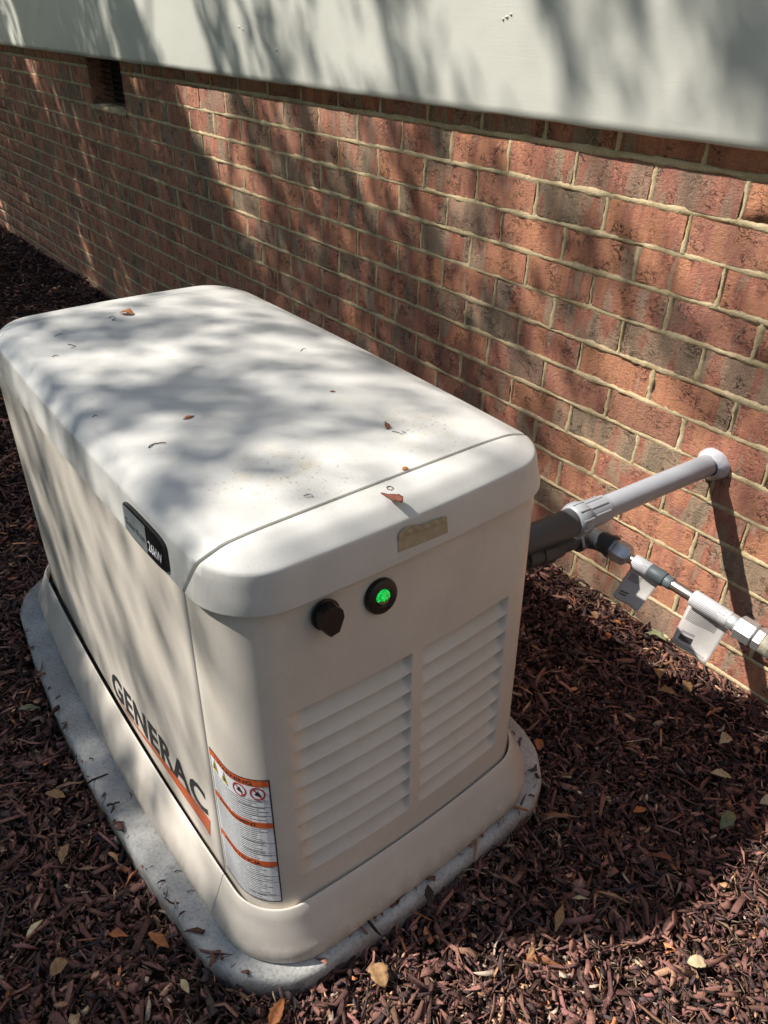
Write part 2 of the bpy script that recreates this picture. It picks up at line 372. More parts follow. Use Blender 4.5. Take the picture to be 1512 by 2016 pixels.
# mortar: rounded bed and head joints with uneven squeezed edges, over a backing
def mortar():
    V, F = [], []
    r = random.Random(3)
    def ribbon(pts_c, axis, w0, k):
        prof = [(-1, .0056), (-.74, .0020), (0, .0010), (.74, .0016), (1, .0056)]
        n0 = len(V)
        rw = [0]*5
        for j, c in enumerate(pts_c):
            rw = [q_*.72+r.gauss(0, .00085) for q_ in rw]
            t = c[1] if axis == 'y' else c[2]
            for q, (s, d) in enumerate(prof):
                side = (wob(t, k+q*3.1)+r.uniform(-.0007, .0007)) if q != 2 else 0
                w = w0*s+side*(2.0 if abs(s) == 1 else 1.5)+(rw[q] if q != 2 else 0)
                dx = d + (r.uniform(-.0006, .0006))+rw[2]*.6
                V.append((dx, c[1], c[2]+w) if axis == 'y' else (dx, c[1]+w, c[2]))
        for j in range(len(pts_c)-1):
            for q in range(4):
                a = n0+j*5+q
                F.append((a, a+1, a+6, a+5) if axis == 'z' else (a, a+5, a+6, a+1))
    for r_ in rows+[17]:
        z = H0-CH*(r_-.5)
        if z > 1.15: continue
        ys = list(np.arange(-6.4, -1.9, .06))+list(np.arange(-1.9, 3.2, .011))+list(np.arange(3.2, 14.6, .06))
        if VZ0+.03 < z:
            seg = [[y for y in ys if y < VY0-.002], [y for y in ys if y > VY1+.002]]
        else: seg = [ys]
        for s in seg: ribbon([(0, y, z) for y in s], 'y', .0074, r_*7.7)
    for r_ in rows:
        zc = H0-CH*r_; half = r_ % 2
        for k in range(-31, 74):
            y = k*PY-half*PY*.5
            if y > 14.5 or (zc+.02 > VZ0 and VY0-.03 < y < VY1+.03): continue
            n = 8 if -1.9 < y < 3.2 else 2
            ribbon([(0, y, zc-.037+.074*j/n) for j in range(n+1)], 'z', .0060, r_*3+k*1.3)
    b = len(V)
    for (y0, y1, z0, z1) in ((-6.5, 14.6, -.3, VZ0), (-6.5, VY0, VZ0, 1.2), (VY1, 14.6, VZ0, 1.2)):
        b = len(V); V.extend([(.0075, y0, z0), (.0075, y1, z0), (.0075, y1, z1), (.0075, y0, z1)]); F.append((b, b+3, b+2, b+1))
    o = pmesh('mortar', V, F, MORTAR, smooth=True); under(wall, o)
    me = o.data
mortar()
# crawl-space vent opening
vent = tag(empty('foundation_vent', (.05, 2.76, VZ0)), 'small black opening near the top of the brick wall', 'vent')
V = [(-.0, VY0, VZ0), (.11, VY0, VZ0), (.11, VY1, VZ0), (0, VY1, VZ0), (0, VY0, VZ1), (.11, VY0, VZ1), (.11, VY1, VZ1), (0, VY1, VZ1)]
V = [(x+.004, y, z) for x, y, z in V]
under(vent, pmesh('reveal', V, [(0, 1, 5, 4), (3, 7, 6, 2), (4, 5, 6, 7)], BRICK))
under(vent, pmesh('back_panel', [(.112, VY0, VZ0), (.112, VY1, VZ0), (.112, VY1, VZ1), (.112, VY0, VZ1)], [(0, 3, 2, 1)], PLASTIC))
bm = bmesh.new()
for i in range(9):
    z = VZ0+.02+i*.024
    bmesh.ops.create_cube(bm, size=1, matrix=Matrix.Translation((.062, (VY0+VY1)/2, z)) @ Matrix.Rotation(.6, 4, 'Y') @ Matrix.Diagonal((.014, VY1-VY0-.02, .0015, 1)))
under(vent, bmobj('louvre_screen', bm, PLASTIC))
n = 26; V = []; F = []
for i in range(n+1):
    y = VY0-.012+(VY1-VY0+.024)*i/n
    for (x, z) in ((-.006, VZ0-.012), (-.009, VZ0-.002), (.0, VZ0+.006), (.11, VZ0+.010)): V.append((x+random.uniform(-.002, .002), y, z+random.uniform(-.002, .002)))
for i in range(n):
    for q in range(3): a = i*4+q; F.append((a, a+1, a+5, a+4))
under(vent, pmesh('mortar_sill', V, F, MORTAR, smooth=True))
# painted board above, proud of the brick
def siding():
    SX, SZ = -.036, 1.1178
    ys = np.concatenate([np.arange(-6.5, -2.2, .3), np.arange(-2.2, 4, .04), np.arange(4, 14.7, .3)]); prof = [(.02, 0.004), (-.030, .001), (SX, .005), (SX-.0006, .02)]+[(SX, z) for z in (.06, .12, .2, .3, .45, .7, 1.1, 2.0)]
    V, F = [], []
    for y in ys:
        for q, (x, z) in enumerate(prof):
            wx = .0012*math.sin(y*2.1+z*3)+.0006*math.sin(y*9+z*11)
            wz = (.0007*math.sin(y*13)+.0006*math.sin(y*37)) if q < 4 else 0
            V.append((x+wx*(q > 1), y, SZ+z+wz))
    m = len(prof)
    for i in range(len(ys)-1):
        for q in range(m-1): a = i*m+q; F.append((a, a+m, a+m+1, a+1))
    o = pmesh('siding_board', V, F, SIDING, smooth=True); under(wall, o)
siding()
# small dings / knots in the painted board
def knot(y, z, s, seed):
    r = random.Random(seed); n = 11; V = [(-.0395, y, z)]
    for k in range(n):
        a = 2*math.pi*k/n; rr = s*r.uniform(.5, 1.1); V.append((-.0355, y+rr*1.6*math.cos(a), z+rr*math.sin(a)))
    o = pmesh('paint_blister', V, [(0, 1+(k+1) % n, 1+k) for k in range(n)], SIDING, smooth=False); under(wall, o)
def on_plane_px(px, py, ax, v):
    d = CR*((px-756)/FPX)+CU*(-(py-1008)/FPX)+CF; t = (v-CAM[ax])/d[ax]; return CAM+d*t
for i, (px, py, s) in enumerate(((998, 33, .004), (1006, 28, .0028), (990, 38, .0028), (545, 98, .006), (470, 52, .005), (478, 58, .003))):
    P = on_plane_px(px, py, 0, -.036); knot(P.y, P.z, s, i)

# ------------------------------------------------------------------ generator
GEN = tag(empty('standby_generator', (-.9, -.03, .05)), 'cream enclosed standby generator with louvred end and raised lid', 'generator')
def rr(xl, xr, yn, yf, r, be=.0, bs=.0, dxf=0.0, nc=10, ne=48, ns=40, nf=16, seam=None):
    """rounded outline, counter-clockwise seen from below: left seam -> near-left corner -> near end -> right side -> far end -> left side
    dxf: how much further right the left side stands at the far end"""
    P = []
    def arc(cx, cy, a0, a1, n):
        for i in range(n): 
            a = a0+(a1-a0)*i/n; P.append([cx+r*math.cos(a), cy+r*math.sin(a)])
    ys = yn+.115 if seam is None else seam
    for i in range(4): P.append([xl, ys+(yn+r-ys)*i/4])
    arc(xl+r, yn+r, math.pi, 1.5*math.pi, nc)
    for i in range(ne): t = i/ne; P.append([xl+r+(xr-xl-2*r)*t, yn])
    arc(xr-r, yn+r, 1.5*math.pi, 2*math.pi, nc)
    for i in range(ns): t = i/ns; P.append([xr, yn+r+(yf-yn-2*r)*t])
    arc(xr-r, yf-r, 0, .5*math.pi, nc)
    for i in range(nf): t = i/nf; P.append([xr-r-(xr-xl-2*r)*t, yf])
    arc(xl+r, yf-r, .5*math.pi, math.pi, nc)
    for i in range(ns): t = i/ns; P.append([xl, yf-r+(ys-(yf-r))*t])
    A = np.array(P)
    # bulge the ends and sides a little, and shear the left side
    tx = np.clip((A[:, 0]-xl)/(xr-xl), 0, 1); ty = np.clip((A[:, 1]-yn)/(yf-yn), 0, 1)
    bx = be*4*tx*(1-tx); by = bs*4*ty*(1-ty)
    A[:, 1] += bx*(2*ty-1)*(np.abs(2*ty-1)**3)
    A[:, 0] += by*(2*tx-1)*(np.abs(2*tx-1)**3)
    A[:, 0] += dxf*(1-tx)*ty
    return A
I_SEAM, I_NEAR0, I_NEAR1 = 0, 14, 62
def loft(levels, close_top=True, name='loft', mat=None, idx=None, ret=False, cyclic=True):
    """levels: list of (outline Nx2, z)"""
    n = len(levels[0][0]); V = []; F = []
    for A, z in levels: V += [(a[0], a[1], z) for a in A]
    for j in range(len(levels)-1):
        for i in range(n if cyclic else n-1):
            k = (i+1) % n; F.append((j*n+i, j*n+k, (j+1)*n+k, (j+1)*n+i))
    if close_top: F.append(tuple((len(levels)-1)*n+i for i in range(n)))
    return V, F
ZB, ZT = .150, .672
def body_outline(z, off=0.0):
    t = (z-ZB)/(ZT-ZB); L = lambda a, b: a+(b-a)*t
    return rr(L(-1.1895, -1.151)-off, L(-.622, -.553)+off, L(-.570, -.487)-off, L(.520, .560)+off,   .066+off, L(.018, .015), L(.014, .008), L(.024, -.008), seam=L(-.574, -.487)+.115)
def body_s(s, z, off=0.0):
    """point on the body wall s metres round from the seam (positive: towards the near end; negative: along the left side), z up, off outwards"""
    A = body_outline(z)
    if s < 0: A = np.roll(A[::-1], 1, axis=0); s = -s; sgn = -1
    else: sgn = 1
    d = np.sqrt(((np.roll(A, -1, 0)-A)**2).sum(1)); c = np.concatenate([[0], np.cumsum(d)])
    i = int(np.searchsorted(c, s, side='right')-1); f = (s-c[i])/d[i]; a, b = A[i], A[(i+1) % len(A)]
    p = a+(b-a)*f; t = (b-a)/np.linalg.norm(b-a)*sgn; nrm = np.array([t[1], -t[0]])
    return (p[0]+nrm[0]*off, p[1]+nrm[1]*off, z)
def left_pt(y, z, off=0.0):
    """point on the left side wall"""
    A = body_outline(z); m = A[-40:]; i = np.argmin(np.abs(m[:, 1]-y)); 
    x = np.interp(-y, -m[:, 1], m[:, 0]) if m[0, 1] > m[-1, 1] else np.interp(y, m[:, 1], m[:, 0])
    return (x-off, y, z)
# near end panel: its outline indices 0 .. end of the near-right corner + a bit
def body_panels():
    g = .0016
    lou = (.495, .195)
    zs = sorted(set([.132, .152, .165, .18, .195, .495, .51, .53, .56, .6, .64, .672, .69]+[round(.195+.3*k/12, 4) for k in range(13)]))
    # near panel, with two openings for the louvre banks
    i0, i1 = 0, 14+48+10+5
    def cols(z): return body_outline(z)[i0:i1+1]
    n = i1-i0+1; V = []; F = []
    for z in zs: V += [(a[0], a[1], z) for a in cols(z)]
    # t fractions along the near edge used by the louvre banks
    for j in range(len(zs)-1):
        for i in range(n-1):
            e = i-14; inlou = (LB0 <= e < LB1 or LB2 <= e < LB3) and zs[j] >= .1949 and zs[j+1] <= .4951
            if inlou: continue
            F.append((j*n+i, j*n+i+1, (j+1)*n+i+1, (j+1)*n+i))
    # fold the seam edge in so the joint has depth
    b = len(V)
    for j, z in enumerate(zs): p = body_s(.0008, z, -.006); V.append(p)
    for j in range(len(zs)-1): F.append((b+j, j*n, (j+1)*n, b+j+1))
    o = pmesh('end_panel', V, F, PAINT, smooth=True); under(GEN, o)
    # everything behind: left door panel, far end, right side
    N_ = len(body_outline(.3)); 
    def ring(name, a0, a1, mat=PAINT, gap0=False, gap1=False):
        V = []; F = []; zz = [.132, .152, .2, .3, .4, .5, .6, .672, .69]
        idx = list(range(a0, a1+1)); n = len(idx)
        for z in zz:
            A = body_outline(z)
            row = [(A[i % N_][0], A[i % N_][1]) for i in idx]
            if gap1: p = body_s(-.0026, z, 0); row[-1] = (p[0], p[1]); q = body_s(-.0030, z, -.007); row.append((q[0], q[1]))
            V += [(x, y, z) for x, y in row]
        n = len(row)
        for j in range(len(zz)-1):
            for i in range(n-1): F.append((j*n+i, j*n+i+1, (j+1)*n+i+1, (j+1)*n+i))
        under(GEN, pmesh(name, V, F, mat, smooth=True))
    R0 = 14+48+10+5; R1 = 14+48+10+40; R2 = R1+10+16; 
    ring('side_panel', R0, R1); ring('end_panel', R1, R2+10)
    ring('front_door_panel', R2+10, N_, gap1=True)
# louvre banks in outline columns of the near edge (0..48)
LB0, LB1, LB2, LB3 = 0, 23, 25, 46
body_panels()
# core coloured black to give the open joints their dark shade
V, F = loft([(body_outline(.12, -.034), .12), (body_outline(.70, -.034), .69)], True); under(GEN, pmesh('inner_liner', V, F, BLACK_GAP))
# louvre slats, each its own pressed strip
def louvre(e0, e1, k, fadeL, fadeR):
    z1 = .495-k*.3/9; z0 = z1-.3/9; D = .029
    fr = [0, .02, .05, .10, .20, .40, .60, .78, .90, .965, 1.0]      # from the top edge down
    def depth(f):
        if f < .05: return D*math.sin(min(1, f/.05)*math.pi/2)
        u = (f-.05)/.95
        return D*(1-u)**1.08 if u < 1 else 0
    nsub = 4; V = []; F = []; rowsz = [z1-(z1-z0)*f for f in fr]
    outl = [body_outline(z) for z in rowsz]
    cols = (e1-e0)*nsub+1
    for j, f in enumerate(fr):
        A = outl[j]
        for c in range(cols):
            e = 14+e0+c/nsub; i = int(e); q = e-i
            p = A[i]*(1-q)+A[min(i+1, len(A)-1)]*q
            a, b = A[i], A[i+1]; tv = (b-a)/np.linalg.norm(b-a); nr = np.array([-tv[1], tv[0]])     # inwards
            xl = c/(cols-1)*(.21 if e0 < 20 else .2)
            wl = .5-.5*math.cos(math.pi*min(1, xl/fadeL)); xr_ = (1-c/(cols-1))*.2; wr = .5-.5*math.cos(math.pi*min(1, xr_/fadeR))
            dd = depth(f)*wl*wr
            V.append((p[0]+nr[0]*dd, p[1]+nr[1]*dd, rowsz[j]))
    for j in range(len(fr)-1):
        for c in range(cols-1): a = j*cols+c; F.append((a, a+cols, a+cols+1, a+1))
    under(GEN, pmesh('louvre_slat', V, F, PAINT, smooth=True))
for k in range(9):
    louvre(LB0, LB1, k, .034, .008); louvre(LB2, LB3, k, .014, .012)

# lid: rim, rounded shoulder, crowned top; near cap, main cover and far cap
LP = [(.690, .030), (.669, .014), (.6655, .0045), (.6650, .0020), (.6660, .0), (.668, .0), (.690, .0034), (.7100, .0062), (.7220, .0080), (.7255, .0091), (.7280, .0112), (.7310, .0146), (.7390, .0240), (.7430, .0290),
      (.7460, .0340), (.7480, .0400), (.7500, .052), (.7525, .072), (.755, .098), (.757, .128), (.7585, .16), (.7595, .19), (.760, .22)]
def lid_outline(inset):
    r = max(.090-.8*inset, .035)
    return rr(-1.164+inset, -.545-inset*1.9 if inset < .05 else -.64-(inset-.05), -.503+inset, .580-inset, r, .013, .010, .006)
def lid_z(x, y):
    i = min(x+1.168, -.592-x, y+.515, .59-y); return float(np.interp(i, [p[1] for p in LP[4:]], [p[0] for p in LP[4:]]))
def lid_piece(name, planes, mat, cutmat=None):
    V, F = loft([(lid_outline(i), z) for z, i in LP], True)
    me = bpy.data.meshes.new(name); me.from_pydata(V, [], F); bm = bmesh.new(); bm.from_mesh(me)
    top = [f for f in bm.faces if len(f.verts) > 8]
    cuts = []
    for co, no in planes:
        res = bmesh.ops.bisect_plane(bm, geom=bm.verts[:]+bm.edges[:]+bm.faces[:], dist=1e-6, plane_co=co, plane_no=no, clear_outer=True)
        ed = [e for e in res['geom_cut'] if isinstance(e, bmesh.types.BMEdge)]
        cuts.append((ed, Vector(no)))
    for ed, no in cuts:
        ed = [e for e in ed if e.is_valid and len(e.link_faces) == 1]
        bm.normal_update()
        ex = bmesh.ops.extrude_edge_only(bm, edges=ed); vs = [v for v in ex['geom'] if isinstance(v, bmesh.types.BMVert)]
        cen = Vector((-.88, .03, .60))
        ns_ = {}
        for v in vs:
            d = (v.co-cen); d -= no*d.dot(no)/no.length_squared; d.normalize(); ns_[v] = d
        for v in vs: v.co += no.normalized()*.0012-ns_[v]*.0018
        e2 = [e for e in ex['geom'] if isinstance(e, bmesh.types.BMEdge)]
        ex = bmesh.ops.extrude_edge_only(bm, edges=e2)
        for v in [v for v in ex['geom'] if isinstance(v, bmesh.types.BMVert)]:
            d = (v.co-cen); d -= no*d.dot(no)/no.length_squared; d.normalize(); v.co -= d*.008
    bmesh.ops.recalc_face_normals(bm, faces=bm.faces)
    o = bmobj(name, bm, mat, smooth=True); under(GEN, o)
    try: o.data.set_sharp_from_angle(angle=math.radians(60))
    except Exception: pass
    return o
sn = Vector((0, 1, .50)).normalized(); SCO = Vector((0, -.443, .757))
fn = Vector((0, -1, .50)).normalized(); FCO = Vector((0, .492, .757))
lid_main = lid_piece('lid', [(SCO+sn*.0029, -sn), (FCO+fn*.0024, -fn)], PAINT_LID)
lid_piece('lid_end_cap', [(SCO-sn*.0029, sn)], PAINT_LID)
lid_piece('lid_end_cap', [(FCO-fn*.0024, fn)], PAINT_LID)
V, F = loft([(lid_outline(i+.006), z-.005) for z, i in LP[2:]], True); under(GEN, pmesh('lid_liner', V, F, simple('grey_seam_liner', (.22, .22, .21), .7), smooth=True))

# plinth: flared skirt round the foot
def pl_out(k):
    # k: 0 foot .. 1 top edge
    q = {0: (-1.218, -.588, -.616, .585, .104, .031), 1: (-1.219, -.587, -.618, .585, .104, .031), 2: (-1.216, -.590, -.612, .580, .100, .030), 3: (-1.199, -.616, -.581, .535, .076, .016), 4: (-1.197, -.618, -.579, .533, .074, .016)}[k]
    return rr(*q[:5], .015, q[5], .020, seam=-.470)
lv = [(pl_out(0), .0510), (pl_out(1), .056), (pl_out(1), .074), (pl_out(2), .083)]
mid = [((pl_out(2)*(1-t)+pl_out(3)*t), .083+(.1478-.083)*t) for t in (.25, .5, .75)]
lv += mid+[(pl_out(3), .1482), (pl_out(4), .1500), (rr(-1.1955, -.6195, -.5775, .5315, .0725, .015, .016, .02, seam=-.470), .1497), (rr(-1.1945, -.6205, -.5765, .5305, .0715, .015, .016, .02, seam=-.470), .125)]
def plinth_piece(name, a0, a1):
    V = []; F = []; n0 = len(lv[0][0]); idx = [i % n0 for i in range(a0, a1+1)]; n = len(idx)
    for A, z in lv:
        R_ = [list(A[i]) for i in idx]
        for e, d in ((0, 1), (-1, -1)):        # tiny gap at the joint
            o_ = 1 if e == 0 else -2; v = np.array(R_[o_])-np.array(R_[e]); v = v/np.linalg.norm(v); R_[e] = [R_[e][0]+v[0]*.0005, R_[e][1]+v[1]*.0005]
        V += [(p[0], p[1], z) for p in R_]
    for j in range(len(lv)-1):
        for i in range(n-1): F.append((j*n+i, j*n+i+1, (j+1)*n+i+1, (j+1)*n+i))
    o = pmesh(name, V, F, PAINT, smooth=True); under(GEN, o)
plinth_piece('plinth_end', 0, 14+48+10+3); plinth_piece('plinth_side', 14+48+10+3, 14+48+10+40+5); plinth_piece('plinth_end', 14+48+10+45, 14+48+10+40+10+16+12)
plinth_piece('plinth_side', 14+48+10+40+10+16+12, len(lv[0][0]))

# key lock cover and status light on the near end
def end_frame(px, py):
    d = CR*((px-756)/FPX)+CU*(-(py-1008)/FPX)+CF; lo, hi = .05, 3
    for _ in range(50):
        m = (lo+hi)/2; P = CAM+d*m; t = (P.z-ZB)/(ZT-ZB)
        y = -.590+.089*t
        if P.y < y: lo = m
        else: hi = m
    P = CAM+d*lo; no = Vector((0, -1, -.172)).normalized()    # wall leans back as it rises; its normal tips up a little
    no = Vector((0, -1, .172)).normalized(); up = Vector((0, .172, 1)).normalized(); return P, no, up
def lathe(prof, n=32, bm=None):
    bm = bm or bmesh.new(); rings = []
    for r_, h in prof: rings.append([bm.verts.new((r_*math.cos(2*math.pi*i/n), r_*math.sin(2*math.pi*i/n), h)) for i in range(n)])
    for a, b in zip(rings, rings[1:]):
        for i in range(n): bm.faces.new((a[i], a[(i+1) % n], b[(i+1) % n], b[i]))
    bm.faces.new(rings[-1]); bm.faces.new(rings[0][::-1]); return bm
def orient(o, P, no, up):
    x = up.cross(no).normalized(); m = Matrix((x, up, no)).transposed().to_4x4(); m.translation = P
    o.data.transform(m)
P, no, up = end_frame(640, 1209)
o = bmobj('key_lock_cover', lathe([(.0225, 0), (.0225, .003), (.0195, .0035), (.0195, .010), (.018, .011)], 28), PLASTIC, smooth=False); orient(o, P, no, up); under(GEN, o)
bm = bmesh.new(); pts = [(-.019, .004), (-.015, .0155), (-.004, .020), (.008, .0185), (.0185, .0075), (.0195, -.004), (.0085, -.0245), (-.0065, -.0265), (-.0185, -.009)]
b1 = [bm.verts.new((x, y, .010)) for x, y in pts]; b2 = [bm.verts.new((x*.94, y*.94, .019)) for x, y in pts]
bm.faces.new(b2); bm.faces.new(b1[::-1])
for i in range(len(pts)): bm.faces.new((b1[i], b1[(i+1) % 9], b2[(i+1) % 9], b2[i]))
o2 = bmobj('cover_flap', bm, PLASTIC); orient(o2, P, no, up); under(GEN, o2)
P, no, up = end_frame(748, 1172)
o = bmobj('status_light_bezel', lathe([(.0275, 0), (.0275, .004), (.026, .007), (.021, .0095), (.0145, .0095), (.012, .007)], 40), PLASTIC, smooth=True); orient(o, P, no, up); under(GEN, o)
o.data.set_sharp_from_angle(angle=.6)
bm = lathe([(.0118, .006), (.0116, .009), (.009, .0115), (.0045, .013), (.001, .0134)], 28)
o = bmobj('green_lamp', bm, LED, smooth=True); o.data.materials.append(LENS)
for f in o.data.polygons:
    if f.center.y < -.0022: f.material_index = 1
orient(o, P, no, up); under(GEN, o)

# text helper: Blender's built-in font turned into a mesh, mapped by a function (x, y) -> point
def text_mesh(name, body, mapf, size, mat, parent, bold=0.0, xs=1.0, space=1.0, subdiv=0):
    cu = bpy.data.curves.new(name+'_curve', 'FONT'); cu.body = body; cu.size = size; cu.offset = bold; cu.space_character = space; cu.resolution_u = 3
    t = bpy.data.objects.new(name+'_tmp', cu); COL.objects.link(t); bpy.context.view_layer.update()
    me = bpy.data.meshes.new_from_object(t.evaluated_get(bpy.context.evaluated_depsgraph_get()))
    bpy.data.objects.remove(t); bpy.data.curves.remove(cu)
    bm = bmesh.new(); bm.from_mesh(me); bmesh.ops.triangulate(bm, faces=bm.faces)
    if subdiv: bmesh.ops.subdivide_edges(bm, edges=[e for e in bm.edges if e.calc_length() > subdiv], cuts=2)
    xm = max(v.co.x for v in bm.verts)
    for v in bm.verts: v.co = Vector(mapf(v.co.x*xs/(xm*xs), v.co.y/size))
    bm.to_mesh(me); bm.free(); me.materials.clear()
    o = link(name, me, mat); under(parent, o); return o
# maker's lettering on the long side: runs from the far end (left) to the near end, rising with the door's lower edge
def solve_left(px, py):
    """the point of the left side wall seen at a photograph pixel"""
    d = CR*((px-756)/FPX)+CU*(-(py-1008)/FPX)+CF; x = -1.18
    for _ in range(30):
        t = (x-CAM.x)/d.x; P = CAM+d*t; z = min(max(P.z, .12), .68); x = left_pt(max(min(P.y, .4), -.44), z)[0]
    return P
TLc, TRc, BLc, BRc = [solve_left(*q) for q in ((217, 1314), (402, 1558), (224, 1360), (411, 1607))]
def logo_map(u, v):
    v = v/.73; P = (BLc*(1-u)+BRc*u)*(1-v)+(TLc*(1-u)+TRc*u)*v; return left_pt(P.y, P.z, .0007)
text_mesh('maker_lettering', 'GENERAC', logo_map, 1.0, PRINT_BLACK, GEN, bold=.03, space=1.10, subdiv=.2)
SW = [(237, 1382, 1383), (275, 1436, 1440), (320, 1494, 1503), (365, 1551, 1570), (405, 1603, 1628), (414, 1616, 1646)]
V = []; F = []
for px, pa, pb in SW: V.append(left_pt(*[solve_left(px, pa)[k] for k in (1, 2)], .0007)); V.append(left_pt(*[solve_left(px, pb)[k] for k in (1, 2)], .0007))
for i in range(5): F.append((2*i, 2*i+1, 2*i+3, 2*i+2))
under(GEN, pmesh('orange_swoosh', V, F, PRINT_ORANGE))

# badge on the lid side
def lid_side(y, h, off=0.0):
    """point on the left shoulder of the lid, h metres up the profile from the rim"""
    prof = LP[4:]; zz = [p[0] for p in prof]; ii = [p[1] for p in prof]; z = .6650+h; i = np.interp(z, zz, ii); A = lid_outline(i); m = A[-40:]
    x = np.interp(-y, -m[:, 1], m[:, 0]); i2 = np.interp(z+.002, zz, ii); tx, tz = i2-i, .002; L = math.hypot(tx, tz)
    return (x-off*tz/L, y, z+off*tx/L)
BY0, BY1, BH0, BH1 = -.218, -.356, .004, .051
def badge():
    bm = bmesh.new(); n, m = 30, 10
    def outl(k, off, ins):
        # rounded parallelogram boundary
        pts = []; hw, hh, r = 1, 1, .0
        for i in range(48):
            a = 2*math.pi*(i+.5)/48; c, s = math.cos(a), math.sin(a); p = 7
            rr_ = (abs(c)**p+abs(s)**p)**(-1/p); pts.append((c*rr_*(1-ins*.4), s*rr_*(1-ins)))
        return pts
    def P(u, v, off):
        y = (BY0+BY1)/2+(BY1-BY0)/2*(u-.10*v); h = (BH0+BH1)/2+(BH1-BH0)/2*v*(1-.10*abs(u)**3)
        return lid_side(y, h, off)
    rings = []
    for off, ins in ((.0002, 0), (.0035, .02), (.0045, .08), (.0045, .45), (.0045, .8)):
        rings.append([bm.verts.new(P(u, v, off)) for u, v in outl(0, 0, ins)])
    for a, b in zip(rings, rings[1:]):
        for i in range(48): bm.faces.new((a[i], a[(i+1) % 48], b[(i+1) % 48], b[i]))
    bm.faces.new(rings[-1]); bmesh.ops.recalc_face_normals(bm, faces=bm.faces)
    o = bmobj('name_badge', bm, PLASTIC); under(GEN, o)
    V, F = [], []
    for i in range(13):
        for j in range(5): V.append(P(-.93+(.16+.93)*i/12, -.80+1.6*j/4, .0055))
    for i in range(12):
        for j in range(4): a = i*5+j; F.append((a, a+1, a+6, a+5))
    pl = pmesh('silver_plate', V, F, SILVER); pl.parent = o
    t = text_mesh('badge_lettering', 'Guardian', lambda u, v: P(-.84+.92*u, -.28+.62*v, .0062), 1.0, PRINT_BLACK, GEN, bold=.005, space=1.35)
    t.parent = o; t.matrix_parent_inverse = Matrix.Identity(4)
    t = text_mesh('rating_lettering', '26kW', lambda u, v: P(.25+.62*u, -.45+.85*v, .0062), 1.0, PRINT_WHITE, GEN, bold=.01)
    t.parent = o; t.matrix_parent_inverse = Matrix.Identity(4)
badge()

# warning label wrapped round the near-left corner
LS0, LS1, LZ0, LZ1 = .006, .124, .158, .395
def lab(u, v, off=.0006): return body_s(LS0+(LS1-LS0)*u, LZ0+(LZ1-LZ0)*v, off)
def patch(name, u0, u1, v0, v1, off, mat, nu=24, nv=2, parent=GEN, uv=False):
    V = []; F = []
    for i in range(nu+1):
        for j in range(nv+1): V.append(lab(u0+(u1-u0)*i/nu, v0+(v1-v0)*j/nv, off))
    for i in range(nu):
        for j in range(nv): a = i*(nv+1)+j; F.append((a, a+nv+1, a+nv+2, a+1))
    me = bpy.data.meshes.new(name); me.from_pydata(V, [], F)
    if uv:
        l = me.uv_layers.new(name='UVMap'); k = 0
        for f in me.polygons:
            for vi in f.vertices: i, j = divmod(vi, nv+1); l.data[k].uv = (i/nu, 1-j/nv); k += 1
    o = link(name, me, mat); under(parent, o); return o
def patch_under(lo, o): o.parent = lo; o.matrix_parent_inverse = lo.matrix_parent_inverse.copy() if False else Matrix.Identity(4); return o
label = patch('warning_label', 0, 1, 0, 1, .0005, LABEL_TEXT, 40, 8, uv=True)
def lp(*a, **k): o = patch(*a, **k); patch_under(label, o); return o
lp('label_border', .985, 1.0, 0, 1, .0009, PRINT_BLACK, nu=1, nv=8); lp('label_border', 0, 1, -.004, .004, .0009, PRINT_BLACK); lp('label_border', 0, 1, .996, 1.003, .0009, PRINT_BLACK); lp('label_border', -.004, .005, 0, 1, .0009, PRINT_BLACK, nu=1, nv=8)
lp('white_band', .02, .98, .845, .945, .0008, PRINT_WHITE)
for v0, v1, tx in ((.950, .996, '\u26A0WARNING'), (.625, .668, 'AVERTISSEMENT'), (.305, .348, 'ADVERTENCIA')):
    lp('orange_band', .005, .984, v0, v1, .0010, PRINT_ORANGE)
    tx = tx.replace('\u26A0', '! ')
    t = text_mesh('band_lettering', tx, lambda u, v, v0=v0, v1=v1: lab(.12+.66*u, v0+(v1-v0)*(.20+.82*v), .0013), 1.0, PRINT_BLACK, GEN, bold=.015, subdiv=.12)
    patch_under(label, t)
for v in (.79, .72, .50, .42, .40, .22, .17, .05): lp('rule_line', .55, .98, v, v+.0028, .0009, PRINT_BLACK, nu=10, nv=1)
def shape(name, pts, mat, off):
    V = [lab(u, v, off) for u, v in pts]; o = pmesh(name, V, [tuple(range(len(V)))], mat); under(GEN, o); patch_under(label, o)
A_ = .0; AR = (LZ1-LZ0)/(LS1-LS0)
for cu_ in (.11, .34):
    s = .075
    shape('warning_triangle', [(cu_-s, .855), (cu_+s, .855), (cu_, .942)], PRINT_BLACK, .0011); shape('triangle_fill', [(cu_-s*.80, .860), (cu_+s*.80, .860), (cu_, .934)], PRINT_YELLOW, .0013)
    shape('pictogram', [(cu_-.030, .868), (cu_-.012, .888), (cu_-.02, .905), (cu_, .915), (cu_+.015, .895), (cu_+.03, .868), (cu_+.006, .876)], PRINT_BLACK, .0015)
